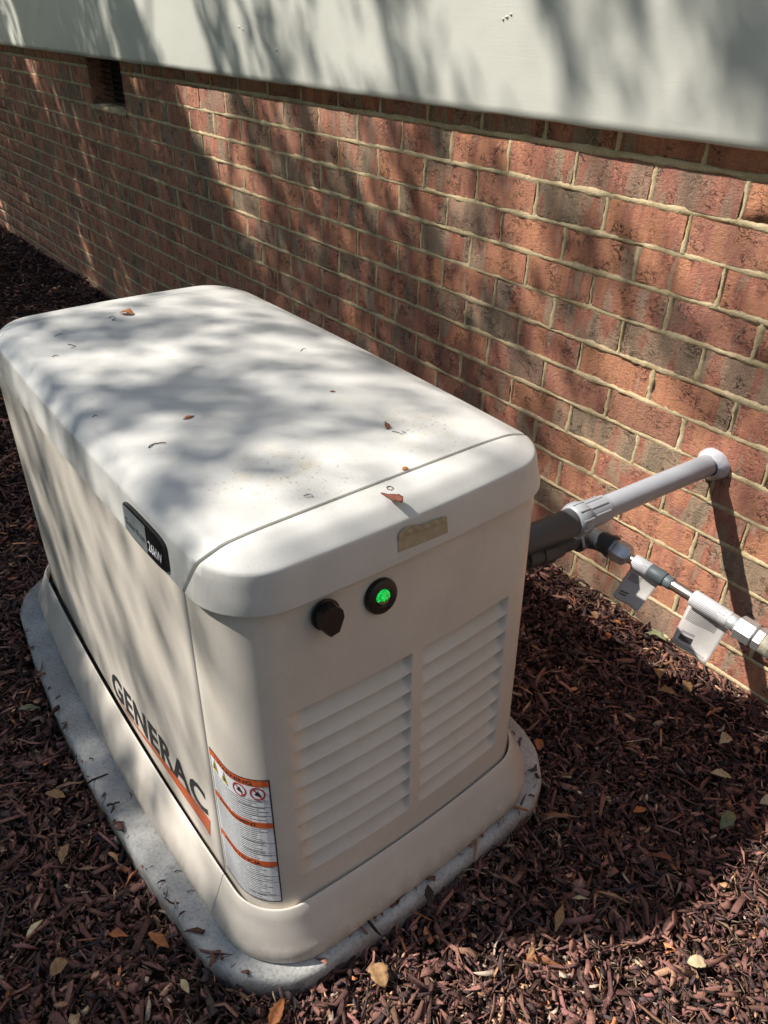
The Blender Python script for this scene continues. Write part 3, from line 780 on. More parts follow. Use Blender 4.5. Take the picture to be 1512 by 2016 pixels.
for cu_ in (.60, .84):
    def circ(r0, r1, mat, nm, n=26):
        V = []; F = []
        for i in range(n):
            a = 2*math.pi*i/n
            for r_ in (r0, r1): V.append(lab(cu_+r_*math.cos(a), .895+r_*math.sin(a)/AR, .0012))
        for i in range(n): j = (i+1) % n; F.append((2*i, 2*i+1, 2*j+1, 2*j))
        o = pmesh(nm, V, F, mat); under(GEN, o); patch_under(label, o)
    circ(.078, .098, PRINT_RED, 'prohibition_ring')
    shape('prohibition_bar', [(cu_-.066, .895+.036), (cu_-.054, .895+.044), (cu_+.066, .895-.036), (cu_+.054, .895-.044)], PRINT_RED, .0014)
    shape('pictogram', [(cu_-.045, .888), (cu_-.01, .905), (cu_+.004, .922), (cu_+.02, .90), (cu_+.05, .882), (cu_+.005, .879)], PRINT_BLACK, .0012)

# strip of tape on the lid's front band
def tape():
    def lidfront(x, h, off):
        prof = LP[4:]; zz = [p[0] for p in prof]; ii = [p[1] for p in prof]; z = .665+h; i = np.interp(z, zz, ii); A = lid_outline(i)[14:62]
        y = np.interp(x, A[:, 0], A[:, 1]); i2 = np.interp(z+.002, zz, ii); L = math.hypot(i2-i, .002)
        return (x, y-off*.002/L, z+off*(i2-i)/L)
    V, F = [], []; n, m = 22, 7; r = random.Random(5)
    for i in range(n+1):
        u = i/n
        for j in range(m+1):
            v = j/m; x = -.902+.092*u; bot = .0185-.004*u; topv = .0540-.0125*u+.0010*math.sin(u*9)+r.uniform(-.0007, .0007)
            if u < .12: topv -= (.12-u)*.05
            V.append(lidfront(x+.004*v*(.5-u)+r.uniform(-.0004, .0004), bot+(topv-bot)*v, .0008+.0016*abs(math.sin(u*17+v*6))*(v > .6)+r.uniform(0, .0003)))
    for i in range(n):
        for j in range(m): a = i*(m+1)+j; F.append((a, a+m+1, a+m+2, a+1))
    tag(pmesh('tape_strip', V, F, TAPE, smooth=False), 'torn strip of brown masking tape stuck on the front edge of the lid', 'tape')
tape()

# ------------------------------------------------------------------ concrete pad
def pad():
    n = 230; r = random.Random(2)
    def o(inset): return rr(-1.250+inset, -.540-inset, -.634+inset, .620-inset, .127-inset*.6, .014, .050, .012, seam=-.45)
    lv = [(o(-.004), -.05), (o(-.002), .006), (o(-.001), .036), (o(.001), .043), (o(.005), .0482), (o(.012), .0500), (o(.05), .0505)]
    V, F = loft(lv, True); m = len(lv[0][0])
    V = [list(v) for v in V]
    for i, v in enumerate(V):
        j = i//m
        if j < 5:
            a = i % m; k = .0007*math.sin(a*.7)+.0006*math.sin(a*1.7+j)+r.uniform(-.0011, .0009)
            d = Vector((v[0]+.92, v[1]-.0, 0)).normalized(); v[0] += d.x*k; v[1] += d.y*k; v[2] += r.uniform(-.0010, .0008)*(2 <= j <= 4)
    tag(pmesh('concrete_pad', V, F, CONCRETE, smooth=True), 'grey concrete pad with rounded corners under the generator', 'pad')
pad()

# ------------------------------------------------------------------ pipes
def tube(name, pts, rad, mat, parent, n=24, cap=True, smooth=True):
    """tube through points; rad a number or one per point"""
    pts = [Vector(p) for p in pts]; rad = rad if isinstance(rad, (list, tuple)) else [rad]*len(pts)
    V, F = [], []; prev = None
    for i, p in enumerate(pts):
        t = (pts[min(i+1, len(pts)-1)]-pts[max(i-1, 0)]).normalized()
        a = (prev-t*prev.dot(t)).normalized() if prev is not None else t.orthogonal().normalized(); prev = a; b = t.cross(a)
        for k in range(n): c = 2*math.pi*k/n; V.append(p+(a*math.cos(c)+b*math.sin(c))*rad[i])
    for i in range(len(pts)-1):
        for k in range(n): q = (k+1) % n; F.append((i*n+k, i*n+q, (i+1)*n+q, (i+1)*n+k))
    if cap: F.append(tuple(range(n))[::-1]); F.append(tuple(range((len(pts)-1)*n, len(pts)*n)))
    o = pmesh(name, V, F, mat, smooth=smooth); o.data.set_sharp_from_angle(angle=math.radians(42)); under(parent, o); return o
def along(A, B, segs, parent):
    """segs: (name, t0, t1, [(dt, r)...] or r, mat, sides)"""
    A, B = Vector(A), Vector(B); d = (B-A).normalized()
    for nm, t0, t1, r, mat, sides in segs:
        if isinstance(r, (int, float)):
            c = min(.0015, (t1-t0)*.2); prof = [(t0, r*.93), (t0+c, r), (t1-c, r), (t1, r*.93)] if sides > 8 else [(t0, r*.86), (t0+.002, r), (t1-.002, r), (t1, r*.86)]
        else: prof = [(t0+(t1-t0)*q, rr_) for q, rr_ in r]
        tube(nm, [A+d*t for t, _ in prof], [x for _, x in prof], mat, parent, n=sides, smooth=sides > 8)
CW, CE = Vector((.0, -.490, .515)), Vector((-.62, -.432, .503))
cond = tag(empty('electrical_conduit', (-.2, -.48, .52)), 'grey plastic conduit running from the generator into the brick wall', 'conduit')
along(CW+Vector((.06, -.006, .002)), CE, [
    ('rigid_pipe', 0, .43, .0235, PVC, 40), ('socket', .392, .450, .0268, PVC2, 40), ('clamp_nut', .448, .482, [(0, .029), (.12, .0325), (.5, .0330), (.86, .0325), (1, .028)], PVC2, 40),
    ('flexible_hose', .470, .70, .0270, HOSE, 40)], cond)
# raised lugs on the coupling and ribs on the hose
Ad = (CE-CW).normalized()
for k in range(10):
    a = 2*math.pi*k/10; s1 = Ad.orthogonal().normalized(); s2 = Ad.cross(s1); dr = s1*math.cos(a)+s2*math.sin(a)
    base = CW+Vector((.06, -.006, .002))+Ad*.422
    tube('grip_lug', [base+dr*.0262-Ad*.020, base+dr*.0262+Ad*.024], .0022, PVC2, cond, n=6)
    tube('grip_lug', [base+dr*.0322+Ad*.030, base+dr*.0322+Ad*.056], .0019, PVC2, cond, n=6)
# sealant collar smeared round the pipe at the wall
V, F = [], []; n, m = 44, 9; r = random.Random(9)
for j in range(m):
    f = j/(m-1)
    for i in range(n):
        a = 2*math.pi*i/n; outer = .0370+.0018*math.sin(2*a+.6)+.0007*math.sin(7*a)+.010*max(0, math.cos(a+1.45))**6
        rad = .0236+(outer-.0236)*f; x = -.022*(1-f)**1.5-.004*math.sin(math.pi*f)-.0030+r.uniform(-.0016, .0010)*(j > 0)
        if f == 1: x = .004
        V.append((x, -.492+rad*math.cos(a), .515+rad*math.sin(a)*.93))
for j in range(m-1):
    for i in range(n): k = (i+1) % n; F.append((j*n+i, (j+1)*n+i, (j+1)*n+k, j*n+k))
under(cond, pmesh('sealant_collar', V, F, SEAL, smooth=True))

gas = tag(empty('gas_line', (-.32, -.5, .42)), 'black and silver gas pipe running beside the brick wall below the conduit', 'gas pipe')
GA, GE = Vector((-.60, -.408, .440)), Vector((-.318, -.438, .428))
along(GA, GE, [('iron_nipple', 0, .120, .0165, IRON, 24), ('union_body', .100, .135, .0225, IRON, 24), ('union_nut', .133, .168, .0262, IRON, 8), ('union_body', .166, .190, .0215, IRON, 24),
               ('iron_nipple', .186, .250, .0162, IRON, 24)], gas)
# elbow
pts = []; d0 = (GE-GA).normalized(); GB = Vector((-.300, -1.25, .385)); d1 = (GB-GE).normalized(); Pq = GE
p0 = Pq-d0*.040; p3 = Pq+d1*.046
for i in range(11):
    t = i/10; pts.append(p0*(1-t)**2+Pq*2*t*(1-t)+p3*t**2)
tube('iron_elbow', [p0-d0*.006, p0]+pts[1:-1]+[p3, p3+d1*.006], [.0245, .0245]+[.0215]*9+[.0245, .0245], IRON, gas)
along(Pq, GB, [('flare_adapter', .048, .060, .0205, STEEL, 6), ('flare_nut', .060, .090, [(0, .0225), (.1, .0232), (.8, .0225), (1, .0165)], STEEL, 6), ('connector_tube', .088, .50, .0105, STEEL2, 24),
               ('wrap_label', .103, .138, .0148, WRAP_TEXT, 24), ('rubber_sleeve', .138, .172, .0150, SLEEVE, 24), ('dark_collar', .172, .188, .0126, SLEEVE, 24),
               ('wrap_label', .232, .306, .0160, WRAP_TEXT, 24), ('ferrule', .306, .322, .0155, STEEL, 24), ('flare_nut', .322, .355, .0225, STEEL, 6), ('flare_adapter', .357, .373, .0215, STEEL, 6),
               ('thread_seal', .373, .389, .0225, simple('dirty_thread_sealant', (.42, .38, .29), .6, nscale=120, var=.5), 24), ('pipe_coupling', .389, .46, .0245, GALV, 24), ('galvanised_pipe', .46, .78, .0210, GALV, 24)], gas)
for o in list(gas.children):
    if o.name.startswith('wrap_label'):
        me = o.data; l = me.uv_layers.new(name='UVMap'); k = 0; A0 = Pq; dd = d1
        ts = [(v.co-A0).dot(dd) for v in me.vertices]; t0, t1 = min(ts), max(ts)
        for f in me.polygons:
            for vi in f.vertices: l.data[k].uv = ((ts[vi]-t0)/(t1-t0), ((vi % 24)/24)); k += 1
def paper_tag(c, t0, t1, hgt, r0, label, bend, skew, seed):
    """paper tag hanging from the tube between t0 and t1"""
    V, F = [], []; n, m = 12, 12; r = random.Random(seed)
    for j in range(m+1):
        v = j/m
        for i in range(n+1):
            u = i/n; t = t0+(t1-t0)*(u*(1-.10*(v*(v > .15)))+skew*v*.15); P = Pq+d1*t
            corner = .10*(1-min(1, u/.22))*(v > .8)+.06*(u > .9)*(v > .9)
            h = hgt*(v-corner*.8)
            dx = -.5*r0*math.cos(v*3)*0-.6*bend*math.sin(v*math.pi*.75)*(.6+.4*math.sin(u*3+1))
            V.append((P.x+dx+.004-.030*v-.004*math.sin(u*5+v*2), P.y, P.z-r0*.8-h))
    for j in range(m):
        for i in range(n): a = j*(n+1)+i; F.append((a, a+1, a+n+2, a+n+1))
    me = bpy.data.meshes.new('paper_tag'); me.from_pydata(V, [], F); l = me.uv_layers.new(name='UVMap'); k = 0
    for f in me.polygons:
        for vi in f.vertices:
            j, i = divmod(vi, n+1); l.data[k].uv = (i/n, j/m); k += 1
    o = link('paper_tag', me, TAG_W if seed == 1 else TAG_W2, smooth=True); tag(o, label, 'tag', 'paper tags hanging on the gas line')
    sol = o.modifiers.new('thickness', 'SOLIDIFY'); sol.thickness = .00025
def mat_tag(name, blocks):
    """blocks: (u0, u1, v0, v1, lines) rows of print; lines 0 = solid block"""
    g = N(name); uv = g.n('ShaderNodeTexCoord').outputs['UV']; s = g.n('ShaderNodeSeparateXYZ', {0: uv}); U_, V_ = s.outputs[0], s.outputs[1]; tot = None
    for u0, u1, v0, v1, ln in blocks:
        box = g.math('MULTIPLY', g.math('MULTIPLY', g.math('GREATER_THAN', U_, u0), g.math('LESS_THAN', U_, u1)), g.math('MULTIPLY', g.math('GREATER_THAN', V_, v0), g.math('LESS_THAN', V_, v1)))
        if ln:
            fr = g.math('FRACT', g.math('MULTIPLY', g.math('SUBTRACT', V_, v0), ln/(v1-v0)))
            box = g.math('MULTIPLY', box, g.math('LESS_THAN', fr, .5)); wv = g.n('ShaderNodeCombineXYZ', {0: g.math('MULTIPLY', U_, 60), 1: g.math('FLOOR', g.math('MULTIPLY', V_, ln/(v1-v0))), 2: 0.}).outputs[0]
            box = g.math('MULTIPLY', box, g.ramp(g.noise(wv, 1, 2), [(.30, 0), (.36, .95)]))
        tot = box if tot is None else g.math('MAXIMUM', tot, box)
    p = g.geo()
    g.set(color=g.mix(tot, (.64, .61, .58), (.05, .05, .055)), rough=.55, normal=g.bump(g.noise(p, 40, 3), .3, .004))
    tr = g.n('ShaderNodeBsdfTranslucent', {0: (.6, .55, .5, 1)}); mx = g.n('ShaderNodeMixShader', {0: .25, 1: g.b.outputs[0], 2: tr.outputs[0]}); g.t.links.new(mx.outputs[0], g.out.inputs[0])
    return g.m
TAG_W = mat_tag('small_paper_tag_print', [(.12, .52, .12, .34, 5), (.10, .40, .66, .71, 0), (.10, .36, .75, .80, 0)])
TAG_W2 = mat_tag('large_paper_tag_print', [(.08, .80, .10, .36, 8), (.12, .45, .58, .64, 3), (.12, .45, .68, .82, 0), (.05, .9, .90, .93, 2)])
paper_tag(None, .098, .160, .066, .022, 'small white paper tag hanging from the gas line, nearer the black elbow', .006, -.4, 1)
paper_tag(None, .228, .308, .084, .018, 'larger printed white paper tag hanging beside the silver nuts of the gas line', .003, .3, 2)

# ------------------------------------------------------------------ mulch
def mulch():
    def region(n, x0, x1, y0, y1): return rng.uniform(x0, x1, n), rng.uniform(y0, y1, n)
    xs, ys, ln, wd, th = [], [], [], [], []
    B = (-1.85, .0, -1.35, .9)
    for n, box, a, b, w0, w1 in ((22000, B, .010, .028, .003, .008), (12000, B, .022, .056, .003, .009), (4000, B, .014, .032, .007, .014), (36000, B, .005, .016, .0015, .0055), (34000, B, .008, .034, .0007, .0018), (1500, B, .03, .075, .006, .013),
                                (22000, (-1.9, .0, .9, 3.4), .012, .05, .003, .010), (15000, (-2.1, .0, 3.4, 9.5), .02, .07, .005, .015), (6000, (-3.2, -1.85, -2.0, 5), .02, .06, .006, .014), (9000, (-2.3, 0, -3.6, -1.35), .02, .06, .005, .013)):
        x, y = region(n, *box); xs.append(x); ys.append(y); L = a+(b-a)*rng.random(n)**1.8; ln.append(L); W = w0+(w1-w0)*rng.random(n); wd.append(W); th.append(np.minimum(W*rng.uniform(.10, .30, n), .0026))
    x = np.concatenate(xs); y = np.concatenate(ys); L = np.concatenate(ln); W = np.concatenate(wd); T = np.concatenate(th)
    # keep off the pad
    xl_ = -1.250-.050*(1-((y+.015)/.64)**2).clip(0, 1); cx_ = (xl_-.540)/2; dx = np.maximum(np.abs(x-cx_)-(-.540-xl_)/2+.13, 0); dy = np.maximum(np.abs(y+.007)-.631+.13, 0); inside = (np.hypot(dx, dy) < .13-.002)
    dist = .13-np.hypot(dx, dy); over = inside & (dist < .016) & (rng.random(len(x)) < .13)
    keep = (~inside) | over; up_ = over[keep]; x, y, L, W, T = x[keep], y[keep], L[keep], W[keep], T[keep]; n = len(x)
    z = hmap(x, y)+rng.uniform(-.012, .010, n)+.004*(L > .04); z = np.where(up_, .054, z)
    yaw = rng.uniform(0, 2*np.pi, n); pit = rng.normal(0, .30, n); rol = rng.normal(0, .75, n)
    # template: a bent, tapered splinter (3 stations x 4 corners)
    st = np.array([-1, 0, 1.]); tpl = []
    for s in st:
        for (cy, cz) in ((-1, -1), (1, -1), (1, 1), (-1, 1)): tpl.append((s, cy, cz))
    tpl = np.array(tpl); m = 12
    P = np.repeat(tpl[None], n, 0)*.5
    taper = rng.uniform(.15, 1.3, (n, 2)); skew = rng.uniform(-.5, .5, (n, 2)); P[:, 0:4, 1] *= taper[:, 0:1]; P[:, 8:12, 1] *= taper[:, 1:2]
    P[:, :, 0] += rng.uniform(-.15, .15, (n, m)); P[:, :, 1] += rng.uniform(-.15, .15, (n, m))
    P *= np.stack([L, W, T], 1)[:, None, :]
    bend = rng.normal(0, .09, n)*L; P[:, 4:8, 2] += bend[:, None]; P[:, 4:8, 1] += (rng.normal(0, .10, n)*L)[:, None]
    cy, sy, cp, sp, cr, sr = np.cos(yaw), np.sin(yaw), np.cos(pit), np.sin(pit), np.cos(rol), np.sin(rol)
    Y1 = P[..., 1]*cr[:, None]-P[..., 2]*sr[:, None]; Z1 = P[..., 1]*sr[:, None]+P[..., 2]*cr[:, None]; X1 = P[..., 0]
    X2 = X1*cp[:, None]-Z1*sp[:, None]; Z2 = X1*sp[:, None]+Z1*cp[:, None]
    X3 = X2*cy[:, None]-Y1*sy[:, None]; Y3 = X2*sy[:, None]+Y1*cy[:, None]
    V = np.stack([X3+x[:, None], Y3+y[:, None], Z2+z[:, None]], -1)
    V[..., 0] = np.minimum(V[..., 0], -.001)
    quads = []
    for s in (0, 4):
        for k in range(4): quads.append((s+k, s+(k+1) % 4, s+4+(k+1) % 4, s+4+k))
    quads += [(3, 2, 1, 0), (8, 9, 10, 11)]; quads = np.array(quads); nf = len(quads)
    Fq = (quads[None]+(np.arange(n)*m)[:, None, None]).reshape(-1)
    me = bpy.data.meshes.new('bark_mulch'); me.vertices.add(n*m); me.vertices.foreach_set('co', V.reshape(-1).astype(np.float32))
    me.loops.add(len(Fq)); me.loops.foreach_set('vertex_index', Fq.astype(np.int32)); me.polygons.add(n*nf)
    me.polygons.foreach_set('loop_start', (np.arange(n*nf)*4).astype(np.int32)); me.update(calc_edges=True); me.validate()
    pal = np.array([(.130, .066, .050), (.070, .038, .034), (.155, .078, .060), (.20, .110, .082), (.050, .036, .035), (.150, .070, .064), (.27, .16, .10), (.36, .20, .10), (.44, .33, .21), (.34, .14, .06), (.26, .21, .16)])
    pr = np.array([.24, .22, .17, .08, .12, .08, .035, .017, .010, .015, .013]); c = pal[rng.choice(len(pal), n, p=pr/pr.sum())]*rng.uniform(.35, 1.75, (n, 1))*np.array([1.45, 1.40, 1.42])
    thin = W < .0022; lt = thin & (rng.random(n) < .22); c[lt] = np.array([.34, .27, .18])*rng.uniform(.5, 1.1, (lt.sum(), 1))
    col = me.attributes.new('tint', 'FLOAT_COLOR', 'POINT'); cc = np.ones((n, m, 4), np.float32); cc[..., :3] = c[:, None, :]; col.data.foreach_set('color', cc.reshape(-1))
    me.materials.append(CHIP); tag(link('bark_mulch', me), kind='stuff')
    tag(bpy.data.objects['bark_mulch'], 'dark red-brown shredded bark mulch covering the ground beside the wall')
mulch()

# leaf builder: outline half-widths along the length, curled, with a midrib fold
def leaf_mesh(name, L, W, curl, fold, kind='oval', seed=0):
    r = random.Random(seed); n = 10; V, F = [], []
    prof = {'oval': [0.02, .35, .62, .85, .98, 1, .93, .78, .55, .28, .02], 'lobed': [.05, .38, .45, .78, .72, 1.0, .82, .85, .52, .34, .03], 'pointed': [.02, .25, .55, .9, 1, .85, .65, .45, .28, .12, .01],
            'round': [.15, .7, .9, 1, 1, 1, .98, .9, .75, .5, .1], 'wing': [.35, .9, 1, .95, .8, .65, .5, .35, .25, .2, .15], 'stick': [.6, .9, 1, .9, 1, .8, .9, .7, .8, .5, .3]}[kind]
    for i in range(n+1):
        t = i/n; x = (t-.5)*L; z = curl*L*(math.sin(t*math.pi)) + r.uniform(-.02, .02)*L; w = prof[i]*W/2; e = r.uniform(.9, 1.1)
        V += [(x, -w*e, z+fold*w), (x, -w*.45, z+fold*w*.3), (x, 0, z), (x, w*.45, z+fold*w*.3), (x, w/e, z+fold*w*r.uniform(.6, 1.3))]
    for i in range(n):
        for q in range(4): a = i*5+q; F.append((a, a+5, a+6, a+1))
    return V, F
def place(name, VF, mat, P, yaw, tilt=0.0, roll=0.0, label='', cat='leaf', group=None, thick=.0006):
    o = pmesh(name, *VF, mat, smooth=True); o.location = P; o.rotation_euler = (roll, tilt, yaw)
    s = o.modifiers.new('thickness', 'SOLIDIFY'); s.thickness = thick; s.offset = 0
    return tag(o, label, cat, group)
def on_lid(px, py):
    z = .76
    for _ in range(5): P = on_plane_px(px, py, 2, z); z = lid_z(P.x, P.y)
    return P
def on_ground(px, py):
    P = on_plane_px(px, py, 2, .0)
    for _ in range(3): P = on_plane_px(px, py, 2, float(hmap(P.x, P.y))+.012)
    return P
# debris on the lid
def yaw_px(P, dx, dy, ax=2):
    Q = on_plane_px(project(P)[0]+dx, project(P)[1]+dy, 2, P.z); return math.atan2(Q.y-P.y, Q.x-P.x)
P = on_lid(250, 619); place('fallen_leaf', leaf_mesh('l', .036, .022, .10, .3, 'oval', 1), DRY['orange'], P+Vector((0, 0, .002)), yaw_px(P, 20, 3), label='small orange-brown leaf lying near the far edge of the lid')
P = on_lid(372, 823); place('fallen_leaf', leaf_mesh('l', .021, .007, .05, .3, 'oval', 2), DRY['orange'], P+Vector((0, 0, .001)), yaw_px(P, 20, -6), label='tiny tan leaf scrap alone in the middle of the lid')
P = on_lid(761, 838); place('fallen_leaf', leaf_mesh('l', .026, .009, .06, .3, 'wing', 3), DRY['red'], P+Vector((0, 0, .001)), yaw_px(P, -10, -20), label='reddish winged seed with a thin curled stalk on the lid')
P = on_lid(798, 924); place('fallen_leaf', leaf_mesh('l', .010, .007, .05, .3, 'round', 4), DRY['orange'], P+Vector((0, 0, .001)), yaw_px(P, 20, -6), label='small bright orange petal just behind the lid seam')
P = on_lid(770, 983); place('fallen_leaf', leaf_mesh('l', .036, .017, .04, .5, 'wing', 5), DRY['red'], P+Vector((0, 0, .002)), yaw_px(P, -18, -8), label='dry triangular brown leaf on the lid cap in front of the seam')
P = on_lid(655, 772); place('fallen_leaf', leaf_mesh('l', .010, .004, .05, .3, 'oval', 6), DRY['red'], P+Vector((0, 0, .001)), yaw_px(P, 20, 0), label='tiny red-brown scrap beside the lid edge facing the wall')
def twig(pxs, w, label, surf='lid', mat='dark', rad=.0007):
    pts = []
    for px, py in pxs:
        P = on_lid(px, py) if surf == 'lid' else (on_plane_px(px, py, 2, .052) if surf == 'pad' else on_plane_px(px, py, 0, -1.166)); pts.append(P+Vector((0, 0, rad*1.2)))
    pts2 = []
    for a, b in zip(pts, pts[1:]): pts2 += [a, (a+b)/2+Vector((0, 0, rad))]
    pts2.append(pts[-1]); V, F = [], []; n = 5
    for i, p in enumerate(pts2):
        t = (pts2[min(i+1, len(pts2)-1)]-pts2[max(i-1, 0)]).normalized(); a = t.orthogonal().normalized(); b = t.cross(a); rr_ = rad*(1-.5*i/len(pts2))
        for k in range(n): V.append(p+(a*math.cos(2*math.pi*k/n)+b*math.sin(2*math.pi*k/n))*rr_)
    for i in range(len(pts2)-1):
        for k in range(n): q = (k+1) % n; F.append((i*n+k, i*n+q, (i+1)*n+q, (i+1)*n+k))
    tag(pmesh('twig', V, F, DRY[mat], smooth=True), label, 'twig')
twig([(293, 883), (300, 877), (312, 874), (327, 873)], 2, 'longest dark curved twig lying on the shaded part of the lid', rad=.0011)
twig([(215, 626), (222, 623), (229, 627)], 2, 'short dark bent twig left of the orange-brown leaf on the lid')
twig([(221, 631), (226, 628), (222, 632), (231, 632)], 2, 'short hooked twig just in front of another beside the orange-brown leaf')
twig([(108, 663), (116, 659), (124, 657)], 2, 'thin straight twig near the far left corner of the lid')
twig([(134, 679), (146, 681), (150, 683), (139, 687)], 2, 'dark zigzag twig on the lid near its far left corner')
twig([(103, 703), (111, 700), (116, 702)], 2, 'tiny curved twig closest to the left shoulder of the lid')
twig([(99, 851), (102, 858), (103, 864)], 2, 'short reddish twig stuck on the rounded left edge of the lid', surf='edge', mat='red', rad=.0009)
twig([(772, 850), (780, 851), (790, 855), (799, 852), (790, 849)], 2, 'thin looped stalk beside the reddish winged seed', mat='dark', rad=.0006)
twig([(598, 977), (610, 973), (618, 979), (601, 980)], 2, 'small looped grey stalk behind the seam in the middle of the lid', mat='dark', rad=.0005)
twig([(761, 960), (768, 958), (775, 962), (770, 966), (763, 964), (761, 960)], 2, 'tiny ring-shaped curl in front of the lid seam', mat='dark', rad=.0006)
twig([(592, 693), (597, 687), (603, 688)], 2, 'small hooked twig near the lid edge facing the wall', rad=.0007)
twig([(182, 822), (189, 817), (192, 821)], 2, 'faint angled twig in the shaded middle left of the lid', rad=.0006)
# bits on the pad
for pxs, lb, rd in (([(212, 1588), (224, 1586), (236, 1582)], 'thick dark bark splinter lying across the outer edge of the pad', .0028), ([(110, 1378), (115, 1374), (119, 1371)], 'short dark bark splinter on the far part of the pad edge', .0018),
                    ([(176, 1494), (184, 1495)], 'small dark bark fragment in the middle of the long pad strip', .0014), ([(343, 1718), (351, 1714), (357, 1716)], 'thin dark twig on the pad beside the plinth', .0010),
                    ([(368, 1757), (375, 1753), (383, 1755)], 'curved dark twig on the pad close to the near plinth corner', .0010), ([(938, 1658), (936, 1680), (933, 1695)], 'tan bark splinter lying on the pad by the front plinth', .0030),
                    ([(1012, 1592), (1030, 1596), (1040, 1600)], 'orange-brown bark splinter on the near right of the pad', .0030), ([(255, 1560), (259, 1566), (257, 1574)], 'tiny hooked twig on the pad strip next to the long plinth', .0009),
                    ([(1027, 1532), (1034, 1526), (1036, 1520)], 'small dark twig on the pad at the rounded corner towards the wall', .0009)):
    twig(pxs, 2, lb, 'pad', 'tan' if 'tan' in lb else ('orange' if 'orange' in lb else 'dark'), rd)
V, F = leaf_mesh('l', .040, .016, .05, .3, 'oval', 8); P = on_plane_px(845, 1765, 2, .052); place('fallen_leaf', (V, F), DRY['dark'], P+Vector((0, 0, .003)), 1.0, label='dark wet leaf lying on the pad in front of the plinth')
# leaves on the mulch
LV = [(1290, 1258, .055, .035, 'lobed', 'green', 'grey-green lobed leaf on the mulch near the wall under the paper tags'), (1424, 1460, .042, .026, 'lobed', 'pale', 'pale yellow-green leaf on the mulch at the shadow edge'),
      (1195, 1255, .028, .016, 'oval', 'orange', 'bright orange leaf on the mulch left of the grey-green leaf'), (1215, 1230, .022, .014, 'oval', 'orange', 'orange leaf curl between the grey-green leaf and the generator'),
      (1295, 1330, .04, .024, 'oval', 'tan', 'tan curled leaf on the mulch below the grey-green leaf'), (1312, 1368, .045, .026, 'oval', 'tan', 'folded tan leaf at the front of the small leaf cluster'),
      (1350, 1355, .036, .022, 'oval', 'tan', 'tan leaf at the wall side of the small leaf cluster'), (1170, 1215, .026, .016, 'round', 'tan', 'round tan leaf on the mulch nearest the paper tag by the elbow'),
      (1100, 1810, .055, .016, 'pointed', 'tan', 'long pointed tan leaf lying in the generator shadow'), (1142, 1773, .030, .008, 'pointed', 'pale', 'narrow pale leaf sliver just behind the pointed tan leaf'),
      (1300, 1690, .05, .012, 'pointed', 'red', 'narrow reddish leaf strip lying in the shaded mulch'), (1430, 1620, .05, .024, 'oval', 'green', 'dull green leaf in the shaded mulch at the right'),
      (1043, 1880, .026, .010, 'pointed', 'tan', 'small tan leaf sliver near the lower edge of the shadow'), (1418, 1530, .04, .026, 'lobed', 'pale', 'crumpled whitish leaf on the mulch'),
      (313, 1855, .045, .018, 'lobed', 'orange', 'orange and yellow curled leaf beside the near corner of the pad'), (130, 1685, .044, .020, 'lobed', 'tan', 'tan curled leaf on the mulch left of the pad'),
      (235, 1845, .036, .016, 'pointed', 'orange', 'orange-brown leaf strip on the mulch left of the curled yellow leaf'), (117, 1910, .030, .022, 'round', 'tan', 'round tan leaf near the lower left of the mulch'),
      (70, 1832, .034, .011, 'oval', 'pale', 'pale cream leaf sliver lying on dark mulch at the left'), (110, 1570, .042, .024, 'lobed', 'tan', 'brown folded leaf on the mulch beside the long pad edge'),
      (365, 1945, .030, .011, 'oval', 'pale', 'greyish pointed leaf in front of the near pad corner'), (60, 1400, .05, .02, 'pointed', 'green', 'grey-green leaf blade on the mulch beside the far pad strip'),
      (545, 2000, .045, .022, 'lobed', 'orange', 'orange dry leaf at the bottom edge in front of the pad'), (745, 1925, .04, .03, 'round', 'tan', 'sunlit tan leaf just in front of the pad'),
      (960, 1590, .03, .02, 'round', 'orange', None), (1060, 1470, .028, .018, 'round', 'orange', 'orange leaf on the mulch beside the pad corner nearest the wall'), (1135, 1475, .024, .013, 'oval', 'tan', 'light tan wood flake on the mulch right of the pad corner'),
      (1258, 1600, .032, .018, 'lobed', 'orange', 'orange and straw crumpled leaf in the middle of the shaded mulch'), (1510, 1580, .04, .02, 'oval', 'pale', 'pale leaf at the right edge in the shaded mulch'),
      (1370, 1900, .03, .02, 'round', 'pale', 'small pale seed husk in the sunlit mulch')]
rl = random.Random(21)
for px, py, L, W, kd, mt, lb in LV:
    if lb is None: continue
    P = on_ground(px, py); place('fallen_leaf', leaf_mesh('l', L, W, rl.uniform(.03, .16), rl.uniform(.2, .8), kd, rl.randint(0, 999)), DRY[mt], P+Vector((0, 0, .006)), rl.uniform(0, 6.28), rl.uniform(-.2, .2), rl.uniform(-.25, .25), label=lb)

